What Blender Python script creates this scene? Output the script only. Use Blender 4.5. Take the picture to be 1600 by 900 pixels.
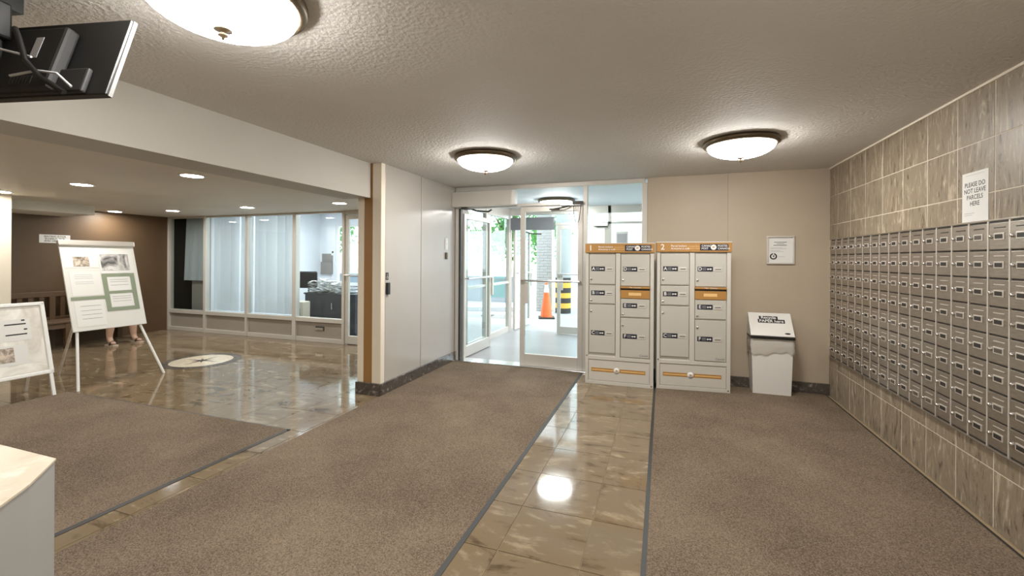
import bpy, bmesh, math, random
from mathutils import Vector, Matrix
random.seed(7)
PI = math.pi
sc = bpy.context.scene
col = sc.collection
for o in list(bpy.data.objects):
    bpy.data.objects.remove(o)

# ------------------------------------------------------------------ camera
CAM_H = 1.4
F_PX = 680.0                       # focal length in pixels of a 1600 x 900 frame
YAW = math.atan(235 / F_PX)
cd = bpy.data.cameras.new('camera')
cd.sensor_width = 36; cd.lens = F_PX / 1600 * 36
cd.shift_y = -(450 - 404.5) / 1600
cd.clip_start = 0.03; cd.clip_end = 300
cam = bpy.data.objects.new('camera', cd); col.objects.link(cam)
cam.matrix_world = (Matrix.Translation((0, 0, CAM_H)) @ Matrix.Rotation(YAW, 4, 'Z')
                    @ Matrix.Rotation(PI / 2, 4, 'X') @ Matrix.Rotation(0.006, 4, 'Z'))
sc.camera = cam

# ------------------------------------------------------------------ view and sky
sc.view_settings.view_transform = 'Standard'
sc.view_settings.look = 'None'
sc.view_settings.gamma = 1
sc.view_settings.use_curve_mapping = False
sc.view_settings.exposure = 1.3
sc.cycles.max_bounces = 10
sc.cycles.diffuse_bounces = 5
sc.cycles.transparent_max_bounces = 16
LAMP = 23.5       # dome shades
POT = 95.0        # recessed downlights
w = bpy.data.worlds.new('sky'); sc.world = w
w.use_nodes = True
bg = w.node_tree.nodes['Background']
bg.inputs[0].default_value = (0.86, 0.94, 1.0, 1); bg.inputs[1].default_value = 1.9

# ------------------------------------------------------------------ materials
MATS = {}
def srgb(r, g, b):
    f = lambda c: (c / 255 / 12.92) if c <= 10 else ((c / 255 + 0.055) / 1.055) ** 2.4
    return (f(r), f(g), f(b), 1)
def mat(name, c=(0.5, 0.5, 0.5, 1), rough=0.5, metal=0.0, spec=0.5, emit=None, es=0.0):
    if name in MATS: return MATS[name]
    m = bpy.data.materials.new(name); m.use_nodes = True
    b = m.node_tree.nodes['Principled BSDF']
    b.inputs['Base Color'].default_value = c
    b.inputs['Roughness'].default_value = rough
    b.inputs['Metallic'].default_value = metal
    b.inputs['Specular IOR Level'].default_value = spec
    if emit:
        b.inputs['Emission Color'].default_value = emit
        b.inputs['Emission Strength'].default_value = es
    MATS[name] = m
    return m
class NT:
    def __init__(s, m):
        s.t = m.node_tree; s.b = s.t.nodes['Principled BSDF']
    def n(s, typ, **kw):
        x = s.t.nodes.new(typ)
        for k, v in kw.items(): setattr(x, k, v)
        return x
    def l(s, a, b): s.t.links.new(a, b)
    def ramp(s, src, stops):
        r = s.n('ShaderNodeValToRGB'); e = r.color_ramp.elements
        while len(e) < len(stops): e.new(0.5)
        for x, (p, c) in zip(e, stops): x.position = p; x.color = c
        s.l(src, r.inputs[0]); return r.outputs[0]
    def coords(s, scale=(1, 1, 1), rnd=True, obj=True):
        tc = s.n('ShaderNodeTexCoord'); mp = s.n('ShaderNodeMapping')
        mp.inputs['Scale'].default_value = scale
        s.l(tc.outputs['Object'], mp.inputs[0])
        if rnd:
            oi = s.n('ShaderNodeObjectInfo'); mm = s.n('ShaderNodeMath', operation='MULTIPLY')
            mm.inputs[1].default_value = 57.0; s.l(oi.outputs['Random'], mm.inputs[0])
            cb = s.n('ShaderNodeCombineXYZ')
            for i in range(3): s.l(mm.outputs[0], cb.inputs[i])
            s.l(cb.outputs[0], mp.inputs['Location'])
        return mp.outputs[0]
    def noise(s, vec, scale, detail=4, rough=0.55, dist=0.0):
        x = s.n('ShaderNodeTexNoise'); x.inputs['Scale'].default_value = scale
        x.inputs['Detail'].default_value = detail; x.inputs['Roughness'].default_value = rough
        x.inputs['Distortion'].default_value = dist
        s.l(vec, x.inputs['Vector']); return x.outputs['Fac']
    def bump(s, h, strength, dist=0.01):
        x = s.n('ShaderNodeBump'); x.inputs['Strength'].default_value = strength
        x.inputs['Distance'].default_value = dist
        s.l(h, x.inputs['Height']); s.l(x.outputs[0], s.b.inputs['Normal'])
def paint(name, c, rough=0.6, vary=0.06, bump=0.0, bscale=60, spec=0.4):
    m = mat(name, c, rough, spec=spec); k = NT(m)
    v = k.coords(rnd=False)
    n = k.noise(v, 1.3, 3)
    lo = tuple(x * (1 - vary) for x in c[:3]) + (1,); hi = tuple(min(1, x * (1 + vary)) for x in c[:3]) + (1,)
    k.l(k.ramp(n, [(0.3, lo), (0.7, hi)]), k.b.inputs['Base Color'])
    if bump: k.bump(k.noise(v, bscale, 3), bump, 0.01)
    return m
M = {}
M['ceiling'] = paint('stippled_ceiling_paint', srgb(210, 206, 200), 0.75, 0.03, 0.75, 48)
M['ceiling_smooth'] = paint('smooth_ceiling_paint', srgb(214, 206, 192), 0.6, 0.04)
M['beam'] = paint('beam_paint', srgb(186, 182, 173), 0.6, 0.03, 0.1, 25)
M['beige'] = paint('beige_wall_paint', srgb(180, 166, 146), 0.5, 0.04)
M['panel'] = paint('gloss_panel_paint', srgb(176, 170, 162), 0.26, 0.03)
M['brown'] = paint('dark_brown_wall_paint', srgb(92, 72, 50), 0.5, 0.08)
M['tan'] = paint('tan_strip_paint', srgb(150, 112, 66), 0.5, 0.08)
M['cream'] = paint('cream_paint', srgb(226, 216, 198), 0.5, 0.03)
M['white'] = paint('white_paint', srgb(232, 232, 228), 0.45, 0.02)
M['officewall'] = paint('office_wall_paint', srgb(226, 228, 232), 0.6, 0.02)
M['alu'] = mat('painted_aluminium', srgb(206, 202, 194), 0.35, 0.25)
M['alu_dark'] = mat('dark_gap_metal', srgb(70, 68, 64), 0.5, 0.3)
M['chrome'] = mat('satin_chrome', srgb(215, 215, 215), 0.22, 1.0)
M['bronze'] = mat('antique_bronze', srgb(98, 84, 64), 0.38, 0.7)
M['black'] = mat('black_plastic', srgb(22, 22, 22), 0.4)
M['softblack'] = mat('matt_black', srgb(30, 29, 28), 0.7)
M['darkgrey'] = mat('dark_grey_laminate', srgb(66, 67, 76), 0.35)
M['paper'] = mat('white_paper', srgb(222, 221, 216), 0.75)
M['ink'] = mat('grey_ink', srgb(90, 92, 94), 0.8)
M['inkblack'] = mat('black_ink', srgb(25, 25, 28), 0.7)
M['lightink'] = mat('pale_ink', srgb(176, 176, 178), 0.8)
M['wood'] = mat('bench_wood', srgb(92, 70, 48), 0.45)
M['grout'] = mat('floor_grout', srgb(150, 132, 106), 0.5)
M['wallgrout'] = mat('wall_grout', srgb(206, 196, 178), 0.7)
M['lockergrey'] = mat('locker_grey_enamel', srgb(196, 192, 182), 0.32)
M['lockerdark'] = mat('locker_shadow_gap', srgb(60, 58, 54), 0.6)
M['ochre'] = mat('ochre_print', srgb(168, 124, 66), 0.4)
M['ochrelight'] = mat('pale_ochre_print', srgb(222, 184, 122), 0.5)
M['navy'] = mat('navy_print', srgb(30, 32, 46), 0.4)
M['plasticwhite'] = mat('white_plastic', srgb(216, 214, 208), 0.4)
M['orange'] = mat('cone_orange', srgb(222, 110, 52), 0.5)
M['conewhite'] = mat('cone_collar', srgb(240, 232, 226), 0.5)
M['yellow'] = mat('hazard_yellow', srgb(226, 180, 70), 0.6)
M['hazblack'] = mat('hazard_black', srgb(52, 46, 44), 0.6)
M['skin'] = mat('skin', srgb(184, 150, 128), 0.55)
M['cloth'] = mat('dark_clothing', srgb(34, 33, 44), 0.85)
M['hair'] = mat('dark_hair', srgb(30, 24, 20), 0.6)
M['sandal'] = mat('sandal_sole', srgb(196, 178, 160), 0.6)
M['green'] = mat('green_tape', srgb(132, 142, 118), 0.6)
M['teal'] = mat('teal_mesh', srgb(120, 205, 180), 0.6)
M['concrete'] = paint('concrete', srgb(176, 175, 174), 0.8, 0.06, 0.2, 40)
M['vestfloor'] = paint('vestibule_floor', srgb(150, 150, 152), 0.35, 0.08)
M['bark'] = mat('bark', srgb(96, 82, 66), 0.9)
M['slatedark'] = mat('grey_office_board', srgb(138, 132, 126), 0.7)
M['lightgreypanel'] = paint('grey_kick_panel', srgb(150, 142, 132), 0.5, 0.05)

def stone(name, dark, mid, light, scale, sc3, rough, vein=3.0):
    m = mat(name, mid, rough); k = NT(m)
    v = k.coords(sc3)
    n = k.noise(v, scale, 6, 0.62, vein)
    n2 = k.noise(v, scale * 3.1, 5, 0.7, 1.2)
    mx = k.n('ShaderNodeMath', operation='MULTIPLY_ADD'); mx.inputs[1].default_value = 0.32
    k.l(n2, mx.inputs[0])
    m2 = k.n('ShaderNodeMath', operation='MULTIPLY'); m2.inputs[1].default_value = 0.7; k.l(n, m2.inputs[0])
    k.l(m2.outputs[0], mx.inputs[2])
    k.l(k.ramp(mx.outputs[0], [(0.38, dark), (0.47, mid), (0.55, mid), (0.64, light)]), k.b.inputs['Base Color'])
    return m
M['floortile'] = stone('polished_brown_marble', srgb(86, 71, 53), srgb(121, 105, 83), srgb(150, 134, 110), 1.3, (1, 1.9, 1), 0.075, 3.0)
M['walltile'] = stone('veined_wall_marble', srgb(82, 71, 57), srgb(138, 125, 106), srgb(182, 169, 147), 4.0, (1, 3.4, 0.7), 0.4, 2.4)
M['darkstone'] = stone('dark_stone_base', srgb(52, 48, 44), srgb(82, 76, 70), srgb(140, 130, 124), 5, (1, 1, 1), 0.22)
M['countertop'] = stone('cream_countertop', srgb(176, 160, 138), srgb(200, 187, 166), srgb(218, 208, 192), 2.0, (1, 1, 1), 0.3)
M['medallion'] = stone('pale_medallion_stone', srgb(190, 176, 150), srgb(214, 202, 180), srgb(236, 228, 212), 9, (1, 1, 1), 0.08)

def carpet(name, c1, c2):
    m = mat(name, c1, 0.95, spec=0.1); k = NT(m)
    v = k.coords(rnd=False)
    n = k.noise(v, 150, 3, 0.7); n2 = k.noise(v, 1.1, 3, 0.6)
    mx = k.n('ShaderNodeMath', operation='MULTIPLY_ADD'); mx.inputs[1].default_value = 0.28
    k.l(n2, mx.inputs[0]); m2 = k.n('ShaderNodeMath', operation='MULTIPLY'); m2.inputs[1].default_value = 0.75
    k.l(n, m2.inputs[0]); k.l(m2.outputs[0], mx.inputs[2])
    k.l(k.ramp(mx.outputs[0], [(0.36, c1), (0.66, c2)]), k.b.inputs['Base Color'])
    k.bump(n, 0.45, 0.005)
    return m
M['carpet'] = carpet('taupe_loop_carpet', srgb(64, 54, 44), srgb(140, 124, 106))
M['edging'] = mat('rubber_mat_edging', srgb(44, 42, 40), 0.5)

def brushed(name, c, rough):
    m = mat(name, c, rough, 0.85); k = NT(m)
    v = k.coords((1, 6, 60))
    n = k.noise(v, 3, 3)
    lo = tuple(x * 0.88 for x in c[:3]) + (1,); hi = tuple(min(1, x * 1.12) for x in c[:3]) + (1,)
    k.l(k.ramp(n, [(0.3, lo), (0.7, hi)]), k.b.inputs['Base Color'])
    return m
M['steel'] = brushed('brushed_mailbox_steel', srgb(166, 157, 146), 0.36)
M['steelframe'] = mat('mailbox_frame_steel', srgb(220, 214, 205), 0.34, 0.6)
M['slotdark'] = mat('dark_slot', srgb(42, 38, 34), 0.5)
M['doorlabel'] = mat('mailbox_label_card', srgb(84, 76, 68), 0.5)

def glass(name, tint, refl=1.0):
    m = bpy.data.materials.new(name); m.use_nodes = True; t = m.node_tree
    for n in list(t.nodes): t.nodes.remove(n)
    out = t.nodes.new('ShaderNodeOutputMaterial'); mx = t.nodes.new('ShaderNodeMixShader')
    tr = t.nodes.new('ShaderNodeBsdfTransparent'); gl = t.nodes.new('ShaderNodeBsdfGlossy')
    lw_ = t.nodes.new('ShaderNodeLayerWeight'); lw_.inputs[0].default_value = 0.5
    pw = t.nodes.new('ShaderNodeMath'); pw.operation = 'POWER'; pw.inputs[1].default_value = 5.0
    fr = t.nodes.new('ShaderNodeMath'); fr.operation = 'MULTIPLY_ADD'; fr.inputs[1].default_value = 0.96; fr.inputs[2].default_value = 0.03
    t.links.new(lw_.outputs['Facing'], pw.inputs[0]); t.links.new(pw.outputs[0], fr.inputs[0])
    tr.inputs[0].default_value = tint; gl.inputs['Roughness'].default_value = 0.01
    t.links.new(fr.outputs[0], mx.inputs[0]); t.links.new(tr.outputs[0], mx.inputs[1])
    t.links.new(gl.outputs[0], mx.inputs[2]); t.links.new(mx.outputs[0], out.inputs[0])
    return m
M['glass'] = glass('clear_pane', (0.93, 0.97, 0.97, 1))
def emit(name, c, s):
    return mat(name, (0.9, 0.9, 0.88, 1), 0.4, emit=c, es=s)
M['shade'] = emit('lit_frosted_shade', (1.0, 0.97, 0.93, 1), LAMP)
M['pot'] = emit('lit_downlight', (1.0, 0.96, 0.9, 1), POT)
M['officefill'] = emit('office_fill_panel', (0.92, 0.96, 1.0, 1), 15.0)  # added fill glow that brightens the office and its blinds
def translucent(name, c):
    m = bpy.data.materials.new(name); m.use_nodes = True; t = m.node_tree
    for n in list(t.nodes): t.nodes.remove(n)
    out = t.nodes.new('ShaderNodeOutputMaterial'); mx = t.nodes.new('ShaderNodeMixShader')
    a = t.nodes.new('ShaderNodeBsdfDiffuse'); b = t.nodes.new('ShaderNodeBsdfTranslucent')
    a.inputs[0].default_value = c; b.inputs[0].default_value = c
    mx.inputs[0].default_value = 0.5
    t.links.new(a.outputs[0], mx.inputs[1]); t.links.new(b.outputs[0], mx.inputs[2]); t.links.new(mx.outputs[0], out.inputs[0])
    return m
M['slat'] = translucent('blind_fabric', srgb(214, 217, 220))
M['bag'] = translucent('bin_bag_film', srgb(226, 222, 214))
M['leaf'] = translucent('leaf_green', srgb(104, 160, 92))
def photo_print(name, dark, light, scale):
    m = mat(name, light, 0.5); k = NT(m)
    n = k.noise(k.coords(), scale, 5, 0.6, 1.5)
    k.l(k.ramp(n, [(0.35, dark), (0.5, tuple((a + b) / 2 for a, b in zip(dark, light))), (0.65, light)]), k.b.inputs['Base Color'])
    return m
M['photoA'] = photo_print('printed_photo_grey', srgb(84, 84, 82), srgb(214, 210, 206), 7)
M['photoB'] = photo_print('printed_photo_brown', srgb(96, 86, 70), srgb(212, 196, 180), 14)
M['posterprint'] = photo_print('faded_poster_print', srgb(206, 200, 188), srgb(240, 237, 230), 4)

# ------------------------------------------------------------------ mesh helpers
class MB:
    def __init__(s, T=None): s.v = []; s.f = []; s.mi = []; s.T = T; s.cur = 0; s.sm = []
    def add(s, vs, fs, smooth=False):
        b = len(s.v); s.v += [tuple(s.T(*p)) if s.T else tuple(p) for p in vs]
        for q in fs: s.f.append([b + i for i in q]); s.mi.append(s.cur); s.sm.append(smooth)
        return s
    def box(s, x0, x1, y0, y1, z0, z1, bev=0.0):
        if bev <= 0:
            vs = [(x, y, z) for x in (x0, x1) for y in (y0, y1) for z in (z0, z1)]
            return s.add(vs, [(0, 1, 3, 2), (4, 6, 7, 5), (0, 4, 5, 1), (2, 3, 7, 6), (0, 2, 6, 4), (1, 5, 7, 3)])
        bm = bmesh.new(); bmesh.ops.create_cube(bm, size=1)
        for q in bm.verts:
            q.co = Vector(((x0 + x1) / 2 + q.co.x * (x1 - x0), (y0 + y1) / 2 + q.co.y * (y1 - y0), (z0 + z1) / 2 + q.co.z * (z1 - z0)))
        bmesh.ops.bevel(bm, geom=bm.edges[:], offset=bev, segments=2, profile=0.5, affect='EDGES')
        bm.verts.index_update()
        s.add([q.co[:] for q in bm.verts], [[q.index for q in f.verts] for f in bm.faces]); bm.free(); return s
    def tube(s, pts, r, n=8, cap=True):
        pts = [Vector(p) for p in pts]; rs = r if isinstance(r, (list, tuple)) else [r] * len(pts)
        vs = []; fs = []; ref = None
        for i, p in enumerate(pts):
            d = (pts[min(i + 1, len(pts) - 1)] - pts[max(i - 1, 0)]).normalized()
            if ref is None: ref = Vector((0, 0, 1)) if abs(d.z) < 0.9 else Vector((1, 0, 0))
            a = d.cross(ref).normalized(); b = a.cross(d).normalized(); ref = b
            for k in range(n):
                t = 2 * PI * k / n; vs.append(p + (a * math.cos(t) + b * math.sin(t)) * rs[i])
        for i in range(len(pts) - 1):
            for k in range(n):
                fs.append((i * n + k, i * n + (k + 1) % n, (i + 1) * n + (k + 1) % n, (i + 1) * n + k))
        s.add(vs, fs, True)
        if cap:
            s.add(vs[:n], [tuple(range(n))[::-1]]); s.add(vs[-n:], [tuple(range(n))])
        return s
    def lathe(s, prof, n=32, c=(0, 0, 0)):
        vs = []; fs = []
        for (r, z) in prof:
            for k in range(n):
                t = 2 * PI * k / n; vs.append((c[0] + max(r, 1e-4) * math.cos(t), c[1] + max(r, 1e-4) * math.sin(t), c[2] + z))
        for i in range(len(prof) - 1):
            for k in range(n):
                fs.append((i * n + k, i * n + (k + 1) % n, (i + 1) * n + (k + 1) % n, (i + 1) * n + k))
        return s.add(vs, fs, True)
    def prism(s, poly, z0, z1):
        n = len(poly)
        vs = [(x, y, z0) for x, y in poly] + [(x, y, z1) for x, y in poly]
        return s.add(vs, [tuple(range(n))[::-1], tuple(range(n, 2 * n))] + [(i, (i + 1) % n, n + (i + 1) % n, n + i) for i in range(n)])
    def mesh(s, name):
        me = bpy.data.meshes.new(name); me.from_pydata(s.v, [], s.f)
        me.polygons.foreach_set('use_smooth', s.sm); me.polygons.foreach_set('material_index', s.mi)
        bm = bmesh.new(); bm.from_mesh(me); bmesh.ops.recalc_face_normals(bm, faces=bm.faces); bm.to_mesh(me); bm.free()
        me.update(); return me
    def build(s, name, m, parent=None, loc=None):
        me = s.mesh(name)
        for x in (m if isinstance(m, (list, tuple)) else [m]): me.materials.append(M[x] if isinstance(x, str) else x)
        return link(name, me, parent, loc)
def link(name, me, parent=None, loc=None):
    o = bpy.data.objects.new(name, me); col.objects.link(o)
    if parent: o.parent = parent
    if loc: o.location = loc
    return o
def B(name, m, parent, *a, bev=0.0, T=None): return MB(T).box(*a, bev=bev).build(name, m, parent)
def struct(o): o['kind'] = 'structure'; return o
def tag(o, label, cat, group=None):
    o['label'] = label; o['category'] = cat
    if group: o['group'] = group
    return o
def thing(name, loc=(0, 0, 0), rz=0, label=None, cat=None, group=None):
    o = bpy.data.objects.new(name, None); o.empty_display_size = 0.05; col.objects.link(o)
    o.location = loc; o.rotation_euler = (0, 0, rz)
    if label: tag(o, label, cat, group)
    return o
def copy_tree(o, parent=None):
    c = o.copy(); col.objects.link(c)
    c.parent = parent
    for ch in [x for x in o.children]: copy_tree(ch, c)
    return c
FACE = {'-y': (PI / 2, 0, 0), '+x': (PI / 2, 0, PI / 2), '-x': (PI / 2, 0, -PI / 2), '+y': (PI / 2, 0, PI)}
TXT = {}
def text_mesh(s, size, align='LEFT', bold=0.0, m='inkblack', sx=1.0, sp=1.0):
    key = (s, size, align, bold, m, sx, sp)
    if key in TXT: return TXT[key]
    cu = bpy.data.curves.new('lettering', 'FONT'); cu.body = s; cu.size = size; cu.align_x = align; cu.align_y = 'CENTER'
    cu.offset = bold; cu.resolution_u = 3; cu.space_line = sp
    o = bpy.data.objects.new('lettering', cu); col.objects.link(o)
    dg = bpy.context.evaluated_depsgraph_get()
    me = bpy.data.meshes.new_from_object(o.evaluated_get(dg)); me.name = 'lettering'
    bpy.data.objects.remove(o)
    if sx != 1: me.transform(Matrix.Diagonal((sx, 1, 1, 1)))
    me.materials.clear(); me.materials.append(M[m]); TXT[key] = me
    return me
def text(s, size, loc, face, parent=None, align='CENTER', bold=0.0, m='inkblack', sx=1.0, name='lettering', sp=1.0):
    o = link(name, text_mesh(s, size, align, bold, m, sx, sp), parent, loc)
    o.rotation_euler = FACE[face] if isinstance(face, str) else face
    return o

# ------------------------------------------------------------------ the setting
XR, YB, ZC = 1.656, 5.40, 2.37            # mailbox wall, door wall, lobby ceiling
XL, YC = -2.70, 3.74                      # panelled wall and the pier's front
XH, YP, ZH = -9.02, 5.80, 2.16            # waiting area: brown wall, glass partition, ceiling
YF = -1.6                                 # wall behind the camera

fl = struct(B('floor', 'grout', None, XH - 0.2, XR + 0.1, YF - 0.1, YB + 0.0, -0.12, -0.004))
struct(B('floor_waiting_area', 'grout', None, XH - 0.2, -2.98, YB, YP + 0.06, -0.12, -0.004))
MED = (-5.87, 4.19)
TP = 0.3955
def visible_floor(x, y):
    if y < 0.4 or y > 5.8: return False
    if x > -2.9 and y > YB: return False
    if -2.45 < x < -1.15: return False
    if x > 0.3: return False
    if -5.45 < x < -3.1 and y < 2.4: return False
    if x < -7.9 and y < 3.0: return False
    if y < 1.2 and x < -3.0: return False
    if -2.98 < x < -2.70 and y > 3.9: return False
    return True
tb = MB().box(-TP / 2 + .0022, TP / 2 - .0022, -.2 + .0022, .2 - .0022, -0.004, 0.0)
tile_me = tb.mesh('floor_tile'); tile_me.materials.append(M['floortile'])
for i in range(-24, 6):
    for j in range(-6, 12):
        x = -0.345 - TP / 2 + TP * i; y = 2.355 - 0.2 + 0.4 * j
        if visible_floor(x, y) and x > XH:
            o = link('floor_tile', tile_me, fl, (x, y, 0)); o.rotation_euler = (0, 0, random.choice((0, PI)))
        
# round stone medallion set flush in the floor
md = thing('floor_medallion', (MED[0], MED[1], 0.0008), 0.1, 'round pale stone medallion with dark border and star inlaid in floor', 'medallion')
def ring(mb, r0, r1, z0, z1, n=48):
    vs = [(r * math.cos(2 * PI * k / n), r * math.sin(2 * PI * k / n), z) for r in (r0, r1) for z in (z0, z1) for k in range(n)]
    fs = []
    for k in range(n):
        q = (k + 1) % n
        fs += [(n + k, n + q, 3 * n + q, 3 * n + k), (2 * n + k, 2 * n + q, 3 * n + q, 3 * n + k), (k, q, n + q, n + k), (k, q, 2 * n + q, 2 * n + k)]
    return mb.add(vs, fs)
ring(MB(), 0.36, 0.46, 0, 0.002).build('border', 'darkstone', md)
MB().prism([(0.36 * math.cos(2 * PI * k / 48), 0.36 * math.sin(2 * PI * k / 48)) for k in range(48)], 0, 0.0016).build('field', 'medallion', md)
st = MB()
for k in range(8):
    a = k * PI / 4; R_ = 0.25 if k % 2 == 0 else 0.14; q = 0.04
    st.prism([(0, 0), (q * math.cos(a - 0.5), q * math.sin(a - 0.5)), (R_ * math.cos(a), R_ * math.sin(a)), (q * math.cos(a + 0.5), q * math.sin(a + 0.5))], 0.0012, 0.0026)
st.build('star', 'darkstone', md)

# right wall with its marble tiles
wr = struct(B('wall_right', 'wallgrout', None, XR - 0.0025, XR + 0.2, YF, YB + 0.15, 0, ZC))
rows = [(2.066, 2.362), (1.772, 2.064), (1.612, 1.770), (0.306, 0.428), (0.0, 0.304)]
for (z0, z1) in rows:
    me = MB().box(XR - 0.004, XR + 0.004, 0.004, 0.306, z0 + 0.0015, z1 - 0.002, bev=0.0015).mesh('wall_tile'); me.materials.append(M['walltile'])
    for k in range(-1, 13):
        y0 = 4.855 - 0.31 * k
        if k == -1:
            me2 = MB().box(XR - 0.004, XR + 0.004, 0.0015, 0.2335, z0, z1 - 0.0005, bev=0.0015).mesh('wall_tile'); me2.materials.append(M['walltile'])
            link('wall_tile', me2, wr, (0, 5.165, 0)); continue
        link('wall_tile', me, wr, (0, y0, 0))
struct(B('trim_1', 'cream', None, XR - 0.012, XR + 0.008, YF, YB, ZC - 0.014, ZC))
struct(B('trim_2', 'cream', None, XR - 0.012, XR - 0.004, YB - 0.012, YB, 0.45, ZC - 0.014))

# back wall beside the entrance
wb = struct(B('wall_back', 'beige', None, -0.17, XR + 0.008, YB, YB + 0.15, 0, ZC))
B('raised_panel', 'beige', wb, 0.69, XR, YB - 0.02, YB, 0, ZC)
struct(B('baseboard_back', 'darkstone', None, -0.17, XR - 0.004, YB - 0.045, YB - 0.02, 0, 0.115, bev=0.003))
struct(B('baseboard_back_left', 'darkstone', None, -0.17, 0.69, YB - 0.02, YB, 0, 0.115))
# panelled pier wall on the left of the runner
wl = struct(B('wall_left', 'panel', None, -2.98, XL - 0.012, YC + 0.01, YP + 0.06, 0, ZC))
for (y0, y1) in ((YC + 0.075, 4.512), (4.524, YB)):
    B('wall_panel', 'panel', wl, XL - 0.012, XL, y0, y1, 0.1, ZC, bev=0.003)
B('corner_strip', 'cream', wl, XL - 0.105, XL + 0.002, YC, YC + 0.07, 0.0, ZC, bev=0.006)
B('tan_strip', 'tan', wl, -2.907, XL - 0.105, YC + 0.004, YC + 0.012, 0.0, ZC)
B('edge_strip', 'cream', wl, -2.98, -2.907, YC, YC + 0.03, 0.0, 2.016)
bl = struct(MB().box(XL, XL + 0.022, YC - 0.01, YB, 0, 0.125, bev=0.003).box(-2.99, XL + 0.022, YC - 0.022, YC, 0, 0.125, bev=0.003).build('baseboard_left', 'darkstone'))
# ceilings and the dropped beam
struct(B('ceiling', 'ceiling', None, -2.90, XR + 0.2, YF, YB + 0.05, ZC, ZC + 0.1))
struct(B('ceiling_beam', 'beam', None, -3.16, -2.83, YF, YC, 2.016, ZC + 0.05))
struct(B('ceiling_waiting_area', 'ceiling_smooth', None, XH - 0.1, -2.98, YF, YP + 0.06, ZH, ZH + 0.1))
struct(B('ceiling_soffit', 'ceiling_smooth', None, XH, -8.2, 3.1, 4.2, 2.03, ZH))
# enclosing walls
struct(B('wall_waiting_area', 'brown', None, XH - 0.15, XH, YF, YP + 0.06, 0, ZH))
struct(B('wall_pillar', 'cream', None, XH, -7.70, 2.2, 3.1, 0, ZH))
struct(B('wall_front', 'beige', None, XH, XR + 0.2, YF - 0.15, YF, 0, ZC + 0.1))

# ------------------------------------------------------------------ floor mats
def floor_mat(label, x0, x1, y0, y1, edges):
    t = thing('floor_mat', ((x0 + x1) / 2, (y0 + y1) / 2, 0.0005), 0, label, 'mat', 'walk-off mats')
    cx, cy = (x0 + x1) / 2, (y0 + y1) / 2; e = 0.024
    a0 = x0 - cx + (e if 'l' in edges else 0); a1 = x1 - cx - (e if 'r' in edges else 0)
    b0 = y0 - cy + (e if 'f' in edges else 0); b1 = y1 - cy - (e if 'b' in edges else 0)
    B('carpet', 'carpet', t, a0, a1, b0, b1, 0, 0.009)
    def edge(p, q, inw):
        p = Vector(p); q = Vector(q); inw = Vector(inw)
        vs = [p, q, q + inw, p + inw, p + Vector((0, 0, 0.002)), q + Vector((0, 0, 0.002)), q + inw + Vector((0, 0, 0.0085)), p + inw + Vector((0, 0, 0.0085))]
        MB().add(vs, [(0, 1, 2, 3), (4, 5, 6, 7), (0, 1, 5, 4), (1, 2, 6, 5), (2, 3, 7, 6), (3, 0, 4, 7)]).build('edging', 'edging', t)
    X0, X1, Y0, Y1 = x0 - cx, x1 - cx, y0 - cy, y1 - cy
    if 'l' in edges: edge((X0, Y0, 0), (X0, Y1, 0), (e, 0, 0))
    if 'r' in edges: edge((X1, Y0, 0), (X1, Y1, 0), (-e, 0, 0))
    if 'b' in edges: edge((X0, Y1, 0), (X1, Y1, 0), (0, -e, 0))
    if 'f' in edges: edge((X0, Y0, 0), (X1, Y0, 0), (0, e, 0))
    return t
floor_mat('taupe carpet runner leading straight up to the glass entrance doors', -2.675, -0.915, -1.2, 5.33, 'rf')
floor_mat('taupe carpet mat lying along the wall of steel mailboxes', -0.085, 1.625, -1.2, 5.34, 'lrf')
floor_mat('square taupe carpet mat on the polished floor before the easel', -5.80, -2.85, 0.2, 2.76, 'rblf')

# ------------------------------------------------------------------ entrance wall
fr = struct(thing('door_frame', (0, 0, 0)))
def bar(*a, m='alu', name='frame_bar', p=None, bev=0.004): return B(name, m, p or fr, *a, bev=bev)
Y0, Y1 = 5.41, 5.50
bar(-2.70, -2.655, Y0, Y1, 0, ZC)                       # left jamb
bar(-2.655, -2.625, Y0 + 0.02, Y1, 0, 2.09, m='alu_dark')   # hinge channel
bar(-2.655, -0.20, Y0, Y1, 2.315, ZC)                   # head
bar(-2.655, -0.935, Y0, Y1, 2.085, 2.125)               # transom
bar(-0.935, -0.885, Y0, Y1, 0, 2.315)                   # mullion
bar(-0.235, -0.17, Y0, Y1, 0, 2.315)                    # right jamb
bar(-0.885, -0.235, Y0, Y1, 0, 0.12)
bar(-2.70, -0.885, Y0 - 0.06, Y1 + 0.06, 0, 0.014, m='chrome', name='threshold')
B('transom_pane', 'glass', fr, -2.655, -0.935, 5.452, 5.458, 2.125, 2.315)
B('sidelight_pane', 'glass', fr, -0.885, -0.235, 5.452, 5.458, 0.12, 2.315)
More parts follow.
